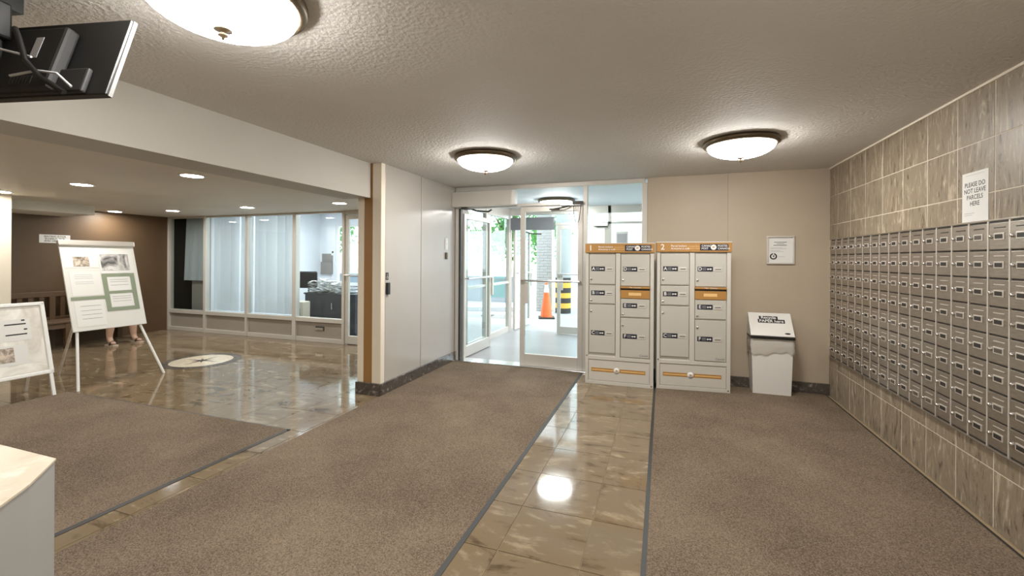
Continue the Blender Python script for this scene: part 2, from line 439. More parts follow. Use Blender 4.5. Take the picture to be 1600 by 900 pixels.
def leaf(name, loc, rz, wdt, hgt, hand, brail=0.15):
    t = struct(thing(name, loc, rz)); s = 0.065
    a = MB()
    a.box(0, s, -0.022, 0.022, 0.012, hgt, bev=0.004).box(wdt - s, wdt, -0.022, 0.022, 0.012, hgt, bev=0.004)
    a.box(s, wdt - s, -0.022, 0.022, 0.012, 0.012 + brail, bev=0.004).box(s, wdt - s, -0.022, 0.022, hgt - 0.07, hgt, bev=0.004)
    a.build('leaf_frame', 'alu', t)
    B('pane', 'glass', t, s, wdt - s, -0.003, 0.003, 0.012 + brail, hgt - 0.07)
    pb = MB().tube([(0.03, -0.07, 1.12), (wdt - 0.03, -0.07, 1.12)], 0.013, 10)
    pb.tube([(0.03, -0.02, 1.12), (0.03, -0.07, 1.12)], 0.01, 8).tube([(wdt - 0.03, -0.02, 1.12), (wdt - 0.03, -0.07, 1.12)], 0.01, 8)
    pb.build('push_bar', 'chrome', t)
    hx = s / 2 if hand == 'l' else wdt - s / 2
    ph = MB().box(hx + 0.03, hx + 0.085, -0.045, -0.022, 0.82, 1.10, bev=0.004)
    ph.build('lock_case', 'alu', t)
    return t
d2 = leaf('door_2', (-1.765, 5.455, 0), 0, 0.825, 2.08, 'l')
d1 = leaf('door_1', (-2.632, 5.52, 0), math.radians(88.5), 0.95, 2.03, 'r')
# door closer on the closed leaf
dc = thing('door_closer', (-1.2, 5.43, 2.07), 0, 'silver surface door closer with loop of cable above closed glass door', 'closer')
MB().box(-0.02, 0.24, -0.065, -0.0, 0.0, 0.055, bev=0.008).build('body', 'chrome', dc)
MB().box(0.14, 0.27, -0.075, -0.066, 0.01, 0.05, bev=0.003).build('end_cap', 'alu_dark', dc)
MB().tube([(0.1, -0.04, -0.002), (0.0, -0.10, -0.03), (-0.1, -0.05, -0.035)], 0.009, 8).box(-0.16, -0.03, -0.06, -0.035, -0.045, -0.03).build('arm', 'alu_dark', dc)
MB().tube([(0.15, -0.05, 0), (0.155, -0.05, -0.1), (0.17, -0.05, -0.19), (0.2, -0.05, -0.21), (0.22, -0.05, -0.18), (0.235, -0.05, -0.06), (0.24, -0.05, 0.0)], 0.005, 6).build('cable', 'black', dc)
# automatic operator over the open leaf
op = thing('door_operator', (-2.33, 5.36, 2.19), 0, 'long pale grey automatic door operator box above the open leaf', 'door operator')
B('housing', 'alu', op, -0.37, 0.485, -0.06, 0.05, -0.095, 0.105, bev=0.006)
B('end_cover', 'white', op, 0.485, 0.53, -0.055, 0.05, -0.09, 0.1, bev=0.006)
MB().tube([(-0.22, 0.1, -0.08), (-0.12, 0.2, -0.125), (0.02, 0.3, -0.13), (0.06, 0.32, -0.1)], 0.012, 8).box(-0.26, -0.18, 0.0, 0.13, -0.12, -0.095).build('arm', 'alu_dark', op)

# ------------------------------------------------------------------ vestibule
XV = 0.35; YO = 8.0
struct(B('floor_vestibule', 'vestfloor', None, -2.98, XV, YB, YO + 0.2, -0.12, 0.0))
struct(B('ceiling_vestibule', 'officewall', None, -3.0, XV + 0.1, YB + 0.05, YO + 0.2, ZC, ZC + 0.1))
struct(B('wall_vestibule', 'officewall', None, XV, XV + 0.15, YB + 0.15, YO + 0.2, 0, ZC))
vg = struct(thing('window_1', (0, 0, 0)))           # glazed side of the vestibule
for y in (5.86, 6.78, 7.95): B('mullion', 'alu', vg, -2.86, -2.79, y - 0.03, y + 0.03, 0.0, ZC, bev=0.004)
for (z0, z1) in ((0.0, 0.1), (0.93, 0.97), (2.16, ZC)): B('rail', 'alu', vg, -2.85, -2.80, 5.86, 7.95, z0, z1)
B('pane', 'glass', vg, -2.828, -2.822, 5.86, 6.75, 0.1, 2.16)
B('pane', 'glass', vg, -2.828, -2.822, 6.81, 7.92, 0.1, 2.16)
vo = struct(thing('window_2', (0, 0, 0)))           # outer front of the vestibule
for (x0, x1) in ((-2.86, -2.78), (-0.93, -0.87), (0.28, XV)): B('mullion', 'alu', vo, x0, x1, YO - 0.04, YO + 0.05, 0, ZC, bev=0.004)
B('head', 'alu', vo, -2.78, 0.28, YO - 0.04, YO + 0.05, 2.24, ZC)
B('transom', 'alu', vo, -1.9, 0.28, YO - 0.04, YO + 0.05, 2.04, 2.08)
B('pane', 'glass', vo, -2.78, -0.93, YO - 0.003, YO + 0.003, 2.08, 2.24)
B('pane', 'glass', vo, -0.87, 0.28, YO - 0.003, YO + 0.003, 0.1, 2.04)
B('pane', 'glass', vo, -0.87, 0.28, YO - 0.003, YO + 0.003, 2.08, 2.24)
B('sill', 'alu', vo, -0.87, 0.28, YO - 0.04, YO + 0.05, 0, 0.1)
leaf('door_3', (-1.865, YO, 0), 0, 0.935, 2.03, 'l', 0.13)
leaf('door_4', (-2.74, YO + 0.06, 0), math.radians(87), 0.9, 2.03, 'r', 0.13)
op2 = thing('door_operator', (-2.3, YO - 0.1, 2.07), 0, 'dark grey door operator box over the outer vestibule doorway', 'door operator')
B('housing', mat('mid_grey_housing', srgb(112, 114, 118), 0.5), op2, -0.44, 0.4, -0.06, 0.05, -0.12, 0.11, bev=0.006)
MB().tube([(-0.25, 0.0, -0.12), (-0.1, 0.14, -0.18), (0.1, 0.2, -0.19)], 0.012, 8).build('arm', 'alu_dark', op2)
dc3 = thing('door_closer', (-1.05, YO - 0.03, 2.02), 0, 'small door closer on the outer glass door of the vestibule', 'closer')
B('body', 'chrome', dc3, -0.14, 0.12, -0.06, -0.0, -0.02, 0.035, bev=0.006)
MB().tube([(-0.1, -0.04, -0.02), (0.0, -0.12, -0.03), (0.12, -0.04, -0.04)], 0.008, 8).build('arm', 'alu_dark', dc3)
nt = tag(B('paper_notice', 'paper', None, -0.79, -0.58, YO - 0.012, YO - 0.006, 1.6, 1.9), 'plain sheet taped to the outer vestibule glass above lockers', 'notice')
B('printed_block', 'lightink', nt, -0.77, -0.60, YO - 0.0128, YO - 0.0122, 1.66, 1.86)

# ------------------------------------------------------------------ dome ceiling lamps
def dome_lamp(loc, label, s=1.0):
    t = thing('ceiling_lamp', loc, 0, label, 'lamp', 'dome ceiling lamps')
    MB().lathe([(0.0, 0), (0.262, 0), (0.278, -0.006), (0.284, -0.02), (0.278, -0.038), (0.262, -0.048), (0.248, -0.05), (0.246, -0.04)], 40).build('pan', 'bronze', t)
    pr = [(0.248, -0.042)] + [(0.248 * math.cos(a), -0.045 - 0.095 * math.sin(a)) for a in [k * PI / 2 / 12 for k in range(0, 13)]]
    MB().lathe(pr, 40).build('shade', 'shade', t)
    f = MB().lathe([(0.0, -0.136), (0.028, -0.14), (0.03, -0.144), (0.008, -0.15), (0.008, -0.156), (0.017, -0.159), (0.017, -0.163), (0.005, -0.169), (0.006, -0.176), (0, -0.178)], 16)
    f.build('finial', 'bronze', t)
    t.scale = (s, s, 1)
    return t
dome_lamp((-1.52, 1.155, ZC), 'dome ceiling lamp next to the ceiling-hung black screen')
dome_lamp((-1.585, 3.80, ZC), 'dome ceiling lamp above the runner facing the entrance doors', 1.04)
dome_lamp((0.595, 3.94, ZC), 'dome ceiling lamp above the mat near the mailboxes')
dome_lamp((0.56, 0.9, ZC), 'dome ceiling lamp above the mat, farther from the entrance')
dome_lamp((-1.63, 6.9, ZC), 'dome ceiling lamp inside the glass vestibule', 1.06)
# recessed downlights
def downlight(x, y, z, label):
    t = thing('downlight', (x, y, z), 0, label, 'downlight', 'recessed downlights in the low ceiling')
    ring(MB(), 0.085, 0.108, -0.008, 0.0, 32).build('trim_ring', 'white', t)
    MB().lathe([(0.0, -0.004), (0.085, -0.004)], 32).build('lens', 'pot', t)
for (x, y, lb) in ((-4.145, 2.856, 'recessed downlight beside the ceiling beam, over the square mat edge'),
                   (-5.797, 2.858, 'recessed downlight above the A-frame sign and easel'),
                   (-7.387, 2.877, 'recessed downlight right beside the top of the cream pillar'),
                   (-5.961, 4.93, 'recessed downlight above the floor medallion, before the white blinds'),
                   (-7.6, 4.93, 'recessed downlight in front of the dark end bay of the partition'),
                   (-8.72, 4.74, 'recessed downlight close to the brown wall, next to the soffit'),
                   (-4.228, 4.91, 'recessed downlight in front of the office glass door'),
                   (-4.145, 0.8, 'recessed downlight over the square mat, farther from the partition'),
                   (-5.8, 0.8, 'recessed downlight farther from the partition, off the square mat')):
    downlight(x, y, ZH, lb)

# ------------------------------------------------------------------ mailbox bank
mbx = thing('mailbox_bank', (XR, 0, 0), 0, 'wall bank of small brushed steel mailboxes with slots and locks', 'mailboxes')
NR, NCOL, PW = 8, 19, 0.153
MZ0, MZ1, MY1 = 0.432, 1.606, 5.30
PH = (MZ1 - MZ0) / NR
MB().box(-0.018, -0.005, MY1 - NCOL * PW - 0.008, MY1 + 0.008, MZ0 - 0.012, MZ1 + 0.01).build('backing', 'slotdark', mbx)
dv_me = MB().box(-0.026, -0.012, -0.0055, 0.0055, MZ0 - 0.006, MZ1 + 0.006).mesh('divider'); dv_me.materials.append(M['steelframe'])
for c in range(NCOL + 1): link('divider', dv_me, mbx, (0, MY1 - c * PW, 0))
MB().box(-0.03, -0.005, MY1 - NCOL * PW - 0.008, MY1 + 0.008, MZ0 - 0.018, MZ0 - 0.006, bev=0.003).box(-0.024, -0.005, MY1 - NCOL * PW - 0.008, MY1 + 0.008, MZ1 + 0.006, MZ1 + 0.016, bev=0.002).build('surround', 'steel', mbx)
hw, hh = PW / 2 - 0.0065, PH / 2 - 0.0045
def mesh_of(mb, name, *ms):
    me = mb.mesh(name)
    for q in ms: me.materials.append(M[q])
    return me
door_me = mesh_of(MB().box(-0.026, -0.012, -hw, hw, -hh, hh, bev=0.003), 'mailbox_door', 'steel')
slot_me = mesh_of(MB().box(-0.0285, -0.0255, -0.05, 0.03, 0.041, 0.046, bev=0.001), 'mail_slot', 'steelframe')
slot2_me = mesh_of(MB().box(-0.0285, -0.0255, -0.05, 0.03, 0.041, 0.046, bev=0.001), 'mail_slot', 'slotdark')
lk = MB(lambda x, y, z: (-z, x, y)).lathe([(0.0095, 0.024), (0.0095, 0.032), (0.007, 0.036), (0.0, 0.036)], 12)
lock_me = mesh_of(lk, 'lock', 'chrome')
hb = MB(); hb.box(-0.030, -0.025, -0.036, 0.036, -0.02, 0.016, bev=0.0015); hb.cur = 1; hb.box(-0.0312, -0.0302, -0.027, 0.027, -0.013, 0.009)
hold_me = mesh_of(hb, 'label_holder', 'steelframe', 'slotdark')
hb = MB(); hb.box(-0.030, -0.025, -0.036, 0.036, -0.02, 0.016, bev=0.0015); hb.cur = 1; hb.box(-0.0312, -0.0302, -0.027, 0.027, -0.013, 0.009)
hold2_me = mesh_of(hb, 'label_holder', 'steelframe', 'doorlabel')
for r in range(NR):
    for c in range(NCOL):
        d = link('mailbox_door', door_me, mbx, (random.uniform(-.001, .001), MY1 - (c + 0.5) * PW, MZ0 + (r + 0.5) * PH))
        d.rotation_euler = (0, random.uniform(-.012, .012), random.uniform(-.012, .012))
        link('mail_slot', slot2_me if r == NR - 1 else slot_me, d)
        link('lock', lock_me, d, (0, 0.052, -0.002))
        link('label_holder', random.choice((hold_me, hold_me, hold2_me)), d, (0, -0.008, 0))
pn = tag(B('paper_notice', 'paper', None, XR - 0.0056, XR - 0.0042, 3.04, 3.255, 1.625, 1.905), 'white paper sheet asking not to leave parcels, taped above mailboxes', 'notice')
text('PLEASE DO\nNOT LEAVE\nPARCELS\nHERE', 0.036, (XR - 0.0062, 3.148, 1.78), '-x', pn, m='ink', sx=0.95, bold=0.0004)
B('printed_line', 'lightink', pn, XR - 0.006, XR - 0.0057, 3.07, 3.225, 1.888, 1.890)
B('printed_line', 'lightink', pn, XR - 0.006, XR - 0.0057, 3.15, 3.235, 1.672, 1.675)
B('printed_line', 'lightink', pn, XR - 0.006, XR - 0.0057, 3.17, 3.235, 1.662, 1.665)

# ------------------------------------------------------------------ parcel lockers
LW, LH, LD = 0.735, 1.575, 0.28
def locker(loc, rz, num, label):
    t = thing('parcel_locker', loc, rz, label, 'locker', 'parcel lockers by the entrance')
    U = lambda u: u * LW
    V = lambda v: LH * (1 - v)
    b = MB().box(0.012, LW - 0.012, 0.012, LD, 0.0, V(0.063), bev=0.003)
    b.build('body', 'lockergrey', t)
    fb = MB()
    for (u0, u1, v0, v1) in ((0.0, 0.045, 0.063, 1.0), (0.452, 0.518, 0.066, 0.80), (0.948, 1.0, 0.063, 1.0), (0.045, 0.948, 0.78 + 0.02, 0.825), (0.045, 0.948, 0.975, 1.0)):
        fb.box(U(u0), U(u1), -0.008, 0.014, V(v1), V(v0), bev=0.002)
    fb.build('front_frame', 'lockergrey', t)
    hd = B('header', 'ochre', t, -0.006, LW + 0.006, -0.022, 0.05, V(0.063), V(0.0), bev=0.002)
    B('cap_strip', 'lockergrey', t, -0.008, LW + 0.008, -0.024, 0.06, LH, LH + 0.01)
    zc = V(0.0315)
    text(num, 0.085, (U(0.075), -0.0226, zc), '-y', hd, m='paper', bold=0.001)
    text('Parcel lockers\nArmoires à colis', 0.028, (U(0.19), -0.0226, zc), '-y', hd, 'LEFT', 0.0003, 'paper')
    text('Canada Post\nPostes Canada', 0.022, (U(0.425), -0.0226, zc), '-y', hd, 'LEFT', 0.0, 'ochrelight')
    B('logo_panel', 'navy', hd, U(0.585), U(0.96), -0.0232, -0.0215, zc - 0.034, zc + 0.034)
    text('CANADA\nPOST', 0.028, (U(0.605), -0.0236, zc), '-y', hd, 'LEFT', 0.0004, 'paper')
    text('POSTES\nCANADA', 0.028, (U(0.82), -0.0236, zc), '-y', hd, 'LEFT', 0.0004, 'paper')
    lg = MB(lambda x, y, z: (U(0.765) + x, -0.0234 - z, zc + y)).lathe([(0, 0.0004), (0.028, 0.0004)], 24)
    lg.build('logo_disc', 'paper', hd)
    wing = MB(lambda x, y, z: (U(0.765) + x, -0.0242 - z, zc + y)).prism([(-0.018, 0.012), (0.02, 0.002), (-0.018, -0.012), (-0.006, 0.0)], 0, 0.0002)
    wing.build('logo_wing', 'ochre', hd)
    L0, L1, R0, R1 = 0.05, 0.447, 0.523, 0.943
    spec = [('A', L0, L1, 0.073, 0.288, 0.178, 0.252), ('B', L0, L1, 0.294, 0.426, 0.35, 0.402), ('C', L0, L1, 0.432, 0.778, 0.635, 0.48),
            ('D', R0, R1, 0.073, 0.297, 0.178, 0.255), ('E', R0, R1, 0.384, 0.514, 0.433, 0.492), ('F', R0, R1, 0.52, 0.796, 0.648, 0.572)]
    for (ch, u0, u1, v0, v1, vs, vl) in spec:
        d = B('locker_door', mat('locker_door_enamel', srgb(184, 181, 171), 0.3), t, U(u0) + 0.003, U(u1) - 0.003, -0.006, 0.012, V(v1) + 0.003, V(v0) - 0.003, bev=0.0025)
        s0 = U(u0 + 0.035); z = V(vs)
        B('sticker', 'navy', d, s0, s0 + 0.15, -0.0072, -0.0058, z - 0.026, z + 0.026)
        text(ch, 0.05, (s0 + 0.024, -0.0077, z), '-y', d, m='paper', bold=0.001)
        ln = MB()
        for q in range(3): ln.box(s0 + 0.046, s0 + 0.086, -0.0078, -0.0073, z + 0.010 - q * 0.011, z + 0.013 - q * 0.011)
        ln.build('printed_lines', 'lightink', d)
        ky = MB(lambda x, y, zz: (s0 + 0.116 + x, -0.0073 - zz, z + y))
        ky.prism([(0.012 + 0.009 * math.cos(a * PI / 6), 0.009 * math.sin(a * PI / 6)) for a in range(12)], 0, 0.0006)
        ky.prism([(-0.022, -0.004), (0.006, -0.004), (0.006, 0.004), (-0.022, 0.004)], 0, 0.0006)
        ky.prism([(-0.022, -0.009), (-0.008, -0.009), (-0.008, 0.007), (-0.022, 0.007)], 0, 0.0006)
        ky.build('key_symbol', 'paper', d)
        B('slot_plate', 'alu', d, s0 + 0.162, s0 + 0.238, -0.0095, -0.0058, z - 0.024, z + 0.018, bev=0.001)
        B('key_slot', 'slotdark', d, s0 + 0.172, s0 + 0.228, -0.0102, -0.0092, z - 0.006, z + 0.001)
        lo = MB(lambda x, y, zz: (U(u0) + 0.025 + x, -0.006 - zz, V(vl) + y)).lathe([(0.012, 0), (0.012, 0.006), (0.008, 0.009), (0, 0.009)], 14)
        lo.build('lock', 'chrome', d)
        if ch == 'F': text('Canada', 0.03, (U(u1) - 0.06, -0.0066, V(v1) + 0.028), '-y', d, m='ink')
    ms = MB().box(U(R0), U(R1), -0.012, 0.012, V(0.382), V(0.325), bev=0.002).box(U(R0), U(R1), -0.03, 0.012, V(0.312), V(0.299), bev=0.002)
    ms = ms.build('outgoing_mail_slot', 'ochre', t)
    B('slot_opening', 'slotdark', ms, U(R0), U(R1), -0.004, 0.012, V(0.325), V(0.312))
    text('Mail   Courrier', 0.02, (U(0.735), -0.0306, V(0.3055)), '-y', ms, m='paper')
    B('printed_block', 'ochrelight', ms, U(0.64), U(0.82), -0.0126, -0.0119, V(0.362), V(0.342))
    lp = B('lower_panel', 'lockergrey', t, U(0.05), U(0.944), -0.002, 0.012, V(0.972), V(0.828))
    B('stripe', 'ochre', lp, U(0.09), U(0.885), -0.0032, -0.0018, V(0.911), V(0.885))
    for (a, b_) in ((0.10, 0.42), (0.53, 0.875)): B('stripe_print', 'ochrelight', lp, U(a), U(b_), -0.0038, -0.0031, V(0.9015), V(0.8945))
    MB(lambda x, y, z: (U(0.47) + x, -0.0038 - z, V(0.898) + y)).lathe([(0, 0.0006), (0.034, 0.0006), (0.034, 0)], 24).build('emblem', 'paper', lp)
    MB(lambda x, y, z: (U(0.47) + x, -0.0046 - z, V(0.898) + y)).prism([(-0.014, 0.016), (0.018, 0.002), (-0.014, -0.014), (-0.004, 0.0)], 0, 0.0004).build('emblem_mark', 'ochre', lp)
    sc_ = MB()
    for (u, v) in ((0.022, 0.8), (0.972, 0.985)): 
        sc_.T = (lambda U0, V0: (lambda x, y, z: (U0 + x, -0.008 - z, V0 + y)))(U(u), V(v)); sc_.lathe([(0.007, 0), (0.006, 0.004), (0, 0.004)], 10)
    sc_.build('screws', 'alu_dark', t)
    return t
locker((-0.82, 4.945, 0), math.radians(1.5), '1', 'grey parcel locker numbered 1 beside the glass entrance door')
locker((-0.055, 4.975, 0.0095), math.radians(5.5), '2', 'grey parcel locker numbered 2 between its twin and the recycling bin')

# ------------------------------------------------------------------ recycling bin
rb = thing('recycling_bin', (1.08, 5.24, 0.0095), 0, 'white paper recycling bin with sloping lid and overhanging bag', 'bin')
MB().add([(-0.175, -0.09, 0), (0.175, -0.09, 0), (0.175, 0.09, 0), (-0.175, 0.09, 0), (-0.19, -0.1, 0.58), (0.19, -0.1, 0.58), (0.19, 0.1, 0.58), (-0.19, 0.1, 0.58)],
         [(0, 1, 2, 3), (4, 5, 6, 7), (0, 1, 5, 4), (1, 2, 6, 5), (2, 3, 7, 6), (3, 0, 4, 7)]).build('body', 'plasticwhite', rb)
LT = lambda x, y, z: (x, -0.115 + y * 0.66 - z * 0.75, 0.607 + y * 0.75 + z * 0.66)      # lid plane
lid = MB(LT).box(-0.2, 0.2, 0, 0.29, -0.012, 0.006, bev=0.003)
lid.T = None
lid.add([(-0.2, -0.115, 0.6), (-0.2, 0.1, 0.6), (-0.2, 0.078, 0.82)], [(0, 1, 2)]).add([(0.2, -0.115, 0.6), (0.2, 0.1, 0.6), (0.2, 0.078, 0.82)], [(0, 1, 2)])
lid.add([(-0.2, 0.1, 0.6), (0.2, 0.1, 0.6), (0.2, 0.078, 0.82), (-0.2, 0.078, 0.82)], [(0, 1, 2, 3)])
lid = lid.build('lid', 'plasticwhite', rb)
MB().box(-0.203, 0.203, -0.125, 0.102, 0.578, 0.602, bev=0.002).build('lip', 'black', rb)
MB(LT).box(-0.1, 0.075, 0.205, 0.245, 0.0062, 0.0075).box(-0.115, 0.135, 0.16, 0.205, 0.0062, 0.0075).build('lettering_backing', 'inkblack', lid)
LR = (math.atan2(0.75, 0.66), 0, 0)
p = LT(-0.012, 0.225, 0.0085); text('Recycle', 0.046, p, LR, lid, bold=0.0008, m='paper')
p = LT(0.01, 0.182, 0.0085); text('PAPER here', 0.046, p, LR, lid, bold=0.0008, m='paper')
MB(LT).prism([(0.14 + 0.026 * math.cos(a * PI / 8), 0.035 + 0.009 * math.sin(a * PI / 8)) for a in range(16)], 0.006, 0.0085).build('latch_mark', 'inkblack', lid)
bgm = MB(); n = 64; rowsb = 7; vs = []
for r in range(rowsb):
    for k in range(n):
        t = 4 * k / n; s_ = int(t); q = t - s_
        P0 = [(-0.19, -0.1), (0.19, -0.1), (0.19, 0.1), (-0.19, 0.1)]
        a, b_ = P0[s_], P0[(s_ + 1) % 4]
        x = a[0] + (b_[0] - a[0]) * q; y = a[1] + (b_[1] - a[1]) * q
        fl_ = 1.008 + 0.05 * math.sin(r / (rowsb - 1) * PI * 0.9) + 0.018 * math.sin(k * 1.7 + r) + 0.012 * math.sin(k * 0.61 + r * 2.2)
        vs.append((x * fl_, y * fl_ * (1.06 if y < 0 else 1), 0.578 - r / (rowsb - 1) * (0.15 + 0.02 * math.sin(k * 0.4) + 0.012 * math.sin(k * 1.3))))
bgm.add(vs, [(r * n + k, r * n + (k + 1) % n, (r + 1) * n + (k + 1) % n, (r + 1) * n + k) for r in range(rowsb - 1) for k in range(n)], True)
bgm.build('bag', 'bag', rb)

# framed certificate
yw = YB - 0.02
ce = thing('framed_certificate', (1.2, yw, 1.512), 0, 'small framed certificate with wreath emblem on the beige wall', 'picture frame')
f = MB()
for a in ((-0.131, 0.131, 0.135, 0.152), (-0.131, 0.131, -0.152, -0.135), (-0.131, -0.114, -0.135, 0.135), (0.114, 0.131, -0.135, 0.135)): f.box(a[0], a[1], -0.022, 0, a[2], a[3], bev=0.003)
f.build('frame', 'alu', ce)
sh = B('certificate', 'paper', ce, -0.114, 0.114, -0.006, 0, -0.135, 0.135)
pl = MB()
for (x0, x1, z, hh_) in ((-0.06, 0.06, 0.085, 0.006), (-0.035, 0.035, 0.068, 0.005), (-0.065, 0.06, 0.053, 0.006)): pl.box(x0, x1, -0.007, -0.0062, z - hh_ / 2, z + hh_ / 2)
pl.build('heading_lines', 'ink', sh)
pl = MB()
for (x0, x1, z) in ((-0.09, 0.02, 0.026), (-0.09, 0.06, 0.014), (-0.09, 0.0, -0.006), (-0.09, 0.03, -0.018), (-0.02, 0.04, -0.07)): pl.box(x0, x1, -0.007, -0.0062, z - 0.002, z + 0.002)
pl.build('text_lines', 'lightink', sh)
wre = MB()
for k in range(18):
    a = PI * 0.62 + k / 17 * PI * 1.76
    x, z = -0.065 + 0.028 * math.cos(a), -0.068 + 0.028 * math.sin(a)
    wre.box(x - 0.006, x + 0.006, -0.0074, -0.0062, z - 0.006, z + 0.006)
wre.add([(-0.075, -0.0074, -0.062), (-0.055, -0.0074, -0.056), (-0.06, -0.0074, -0.08)], [(0, 1, 2)])
wre.build('wreath_emblem', 'inkblack', sh)

# ------------------------------------------------------------------ fittings on the panelled wall
sp = thing('wall_switch', (XL, 5.145, 1.59), 0, 'small white two-gang switch plate with key near the entrance', 'switch')
B('plate', 'plasticwhite', sp, 0, 0.008, -0.035, 0.035, -0.075, 0.075, bev=0.002)
for z in (0.035, -0.035): B('rocker', 'white', sp, 0.008, 0.013, -0.018, 0.018, z - 0.022, z + 0.022, bev=0.002)
MB().box(0, 0.02, -0.022, 0.022, -0.2, -0.11, bev=0.005).build('key_box', 'bronze', sp)
cr = thing('card_reader', (XL, 3.845, 1.085), 0, 'black card reader below a wheelchair symbol plate on panelled wall', 'card reader')
B('body', 'black', cr, 0, 0.028, -0.024, 0.024, -0.062, 0.062, bev=0.006)
pb = B('symbol_plate', 'inkblack', cr, 0, 0.003, -0.022, 0.022, 0.09, 0.165)
wc = MB(lambda x, y, z: (0.0034 + z, x, 0.125 + y))
ringp = [(0.012 * math.cos(a * PI / 10), -0.012 + 0.012 * math.sin(a * PI / 10)) for a in range(8, 22)]
for i in range(len(ringp) - 1): wc.box(min(ringp[i][0], ringp[i + 1][0]) - .0014, max(ringp[i][0], ringp[i + 1][0]) + .0014, min(ringp[i][1], ringp[i + 1][1]) - .0014, max(ringp[i][1], ringp[i + 1][1]) + .0014, 0, 0.0006)
wc.box(-0.004, 0.0, -0.006, 0.018, 0, 0.0006).box(-0.004, 0.010, -0.006, -0.002, 0, 0.0006).box(0.008, 0.012, -0.02, -0.004, 0, 0.0006).box(-0.005, 0.001, 0.021, 0.028, 0, 0.0006)
wc.build('wheelchair_symbol', 'paper', pb)

# ------------------------------------------------------------------ hanging screen, seen from behind
tv = thing('hanging_screen', (-2.113, 0.934, 2.10), math.radians(12), 'black flat screen hung from the ceiling, its cabled back showing', 'screen')
ta = math.radians(16.5)
TT = lambda x, y, z: (x, y * math.cos(ta) + z * math.sin(ta), -y * math.sin(ta) + z * math.cos(ta))
B('bezel', 'black', tv, -0.31, 0.315, -0.012, 0.014, -0.157, 0.157, bev=0.004, T=TT)
B('edge_trim', mat('screen_edge_grey', srgb(92, 90, 88), 0.6), tv, 0.315, 0.318, -0.003, 0.010, -0.157, 0.157, T=TT)
B('back_cover', 'softblack', tv, -0.26, 0.13, -0.055, -0.012, -0.15, 0.10, bev=0.01, T=TT)
MB(TT).box(-0.2, 0.24, -0.03, -0.012, -0.155, -0.06, bev=0.006).build('connector_panel', 'softblack', tv)
B('rating_label', 'lightink', tv, 0.02, 0.05, -0.0565, -0.055, -0.03, 0.055, T=TT)
vent = MB(TT)
for k in range(7): vent.box(-0.02 + k * 0.013, -0.012 + k * 0.013, -0.0565, -0.0548, -0.135, -0.105)
vent.build('vent', 'black', tv)
MB().box(-0.27, -0.1, -0.12, -0.05, -0.14, 0.12, bev=0.006).box(-0.27, -0.075, -0.13, -0.04, 0.06, 0.19, bev=0.01).box(-0.25, -0.12, -0.12, 0.02, 0.19, 0.268).build('ceiling_mount', 'black', tv)
MB().tube([(-0.2, -0.14, 0.09), (-0.12, -0.135, 0.035), (-0.03, -0.10, 0.0), (0.07, -0.09, -0.025)], 0.004, 6).build('cable', 'lightink', tv)
MB().tube([(0.0, -0.10, -0.09), (0.1, -0.095, -0.075), (0.17, -0.09, -0.085), (0.22, -0.085, -0.13)], 0.004, 6).build('cable', 'lightink', tv)
MB().tube([(0.02, -0.10, 0.07), (0.05, -0.11, 0.03), (0.06, -0.10, -0.04), (0.12, -0.1, -0.1), (0.2, -0.09, -0.15)], 0.009, 6).build('cable', 'black', tv)

# ------------------------------------------------------------------ reception counter
ct = thing('reception_counter', (-2.0, 0.3, 0.0095), 0, 'pale grey counter with cream stone top and curved side', 'counter')
poly = [(-1.754, 0.806), (-2.64, 0.80), (-2.64, -0.6), (-1.36, -0.6), (-1.37, -0.1), (-1.41, 0.2), (-1.47, 0.42), (-1.55, 0.607), (-1.624, 0.692)]
poly = [(x + 2.0, y - 0.3) for x, y in poly]
MB().prism([(x * 0.995, y * 0.995) for x, y in poly], 0, 0.764).build('body', paint('counter_grey', srgb(158, 156, 152), 0.5, 0.02), ct)
MB().prism(poly, 0.764, 0.77).build('countertop', 'countertop', ct)

# ------------------------------------------------------------------ flip chart easel
ez = thing('flip_chart_easel', (-5.95, 3.155, 0), 0, 'flip chart easel carrying pinned photos and notices with green tape', 'easel')
ox, oy = -5.95, 3.155
bo = Vector((-5.83 - ox, 0, 0.60)); to = Vector((-6.10 - ox, 0, 1.545)); vd = (to - bo); BH = vd.length; vd.normalize()
nd = Vector((0, 1, 0)).cross(vd).normalized()      # out of the board, towards the lobby
if nd.x < 0: nd = -nd
ET = lambda u, v, w_: bo + Vector((0, u, 0)) + vd * v + nd * w_
HWB = 0.345
board = B('board', 'plasticwhite', ez, -HWB, HWB, 0, BH, -0.018, 0.0, bev=0.004, T=ET)
B('clamp_bar', 'steelframe', ez, -HWB - 0.01, HWB + 0.01, BH - 0.03, BH + 0.03, -0.022, 0.022, bev=0.008, T=ET)
def sheet(u0, u1, v0, v1, m, w0=0.0005, name='paper_sheet'): return B(name, m, board, u0, u1, v0, v1, w0, w0 + 0.0015, T=ET)
def lines(u0, u1, vs, m='lightink', hgt=0.004):
    a = MB(ET)
    for v in vs: a.box(u0, u1, v - hgt / 2, v + hgt / 2, 0.0021, 0.0026)
    a.build('printed_lines', m, board)
sheet(-0.325, -0.03, 0.70, 0.92, 'paper'); sheet(-0.02, 0.315, 0.63, 0.90, 'paper')
sheet(-0.25, -0.11, 0.715, 0.825, 'photoB', 0.0022, 'photo_print'); sheet(-0.005, 0.27, 0.665, 0.86, 'photoA', 0.0022, 'photo_print')
lines(-0.30, -0.08, [0.895, 0.875, 0.855])
sheet(-0.30, -0.03, 0.385, 0.66, 'paper'); lines(-0.26, -0.1, [0.62, 0.60, 0.58, 0.54, 0.52])
sheet(-0.30, -0.04, 0.045, 0.33, 'paper'); lines(-0.25, -0.07, [0.27, 0.22, 0.175, 0.13], 'ink', 0.003)
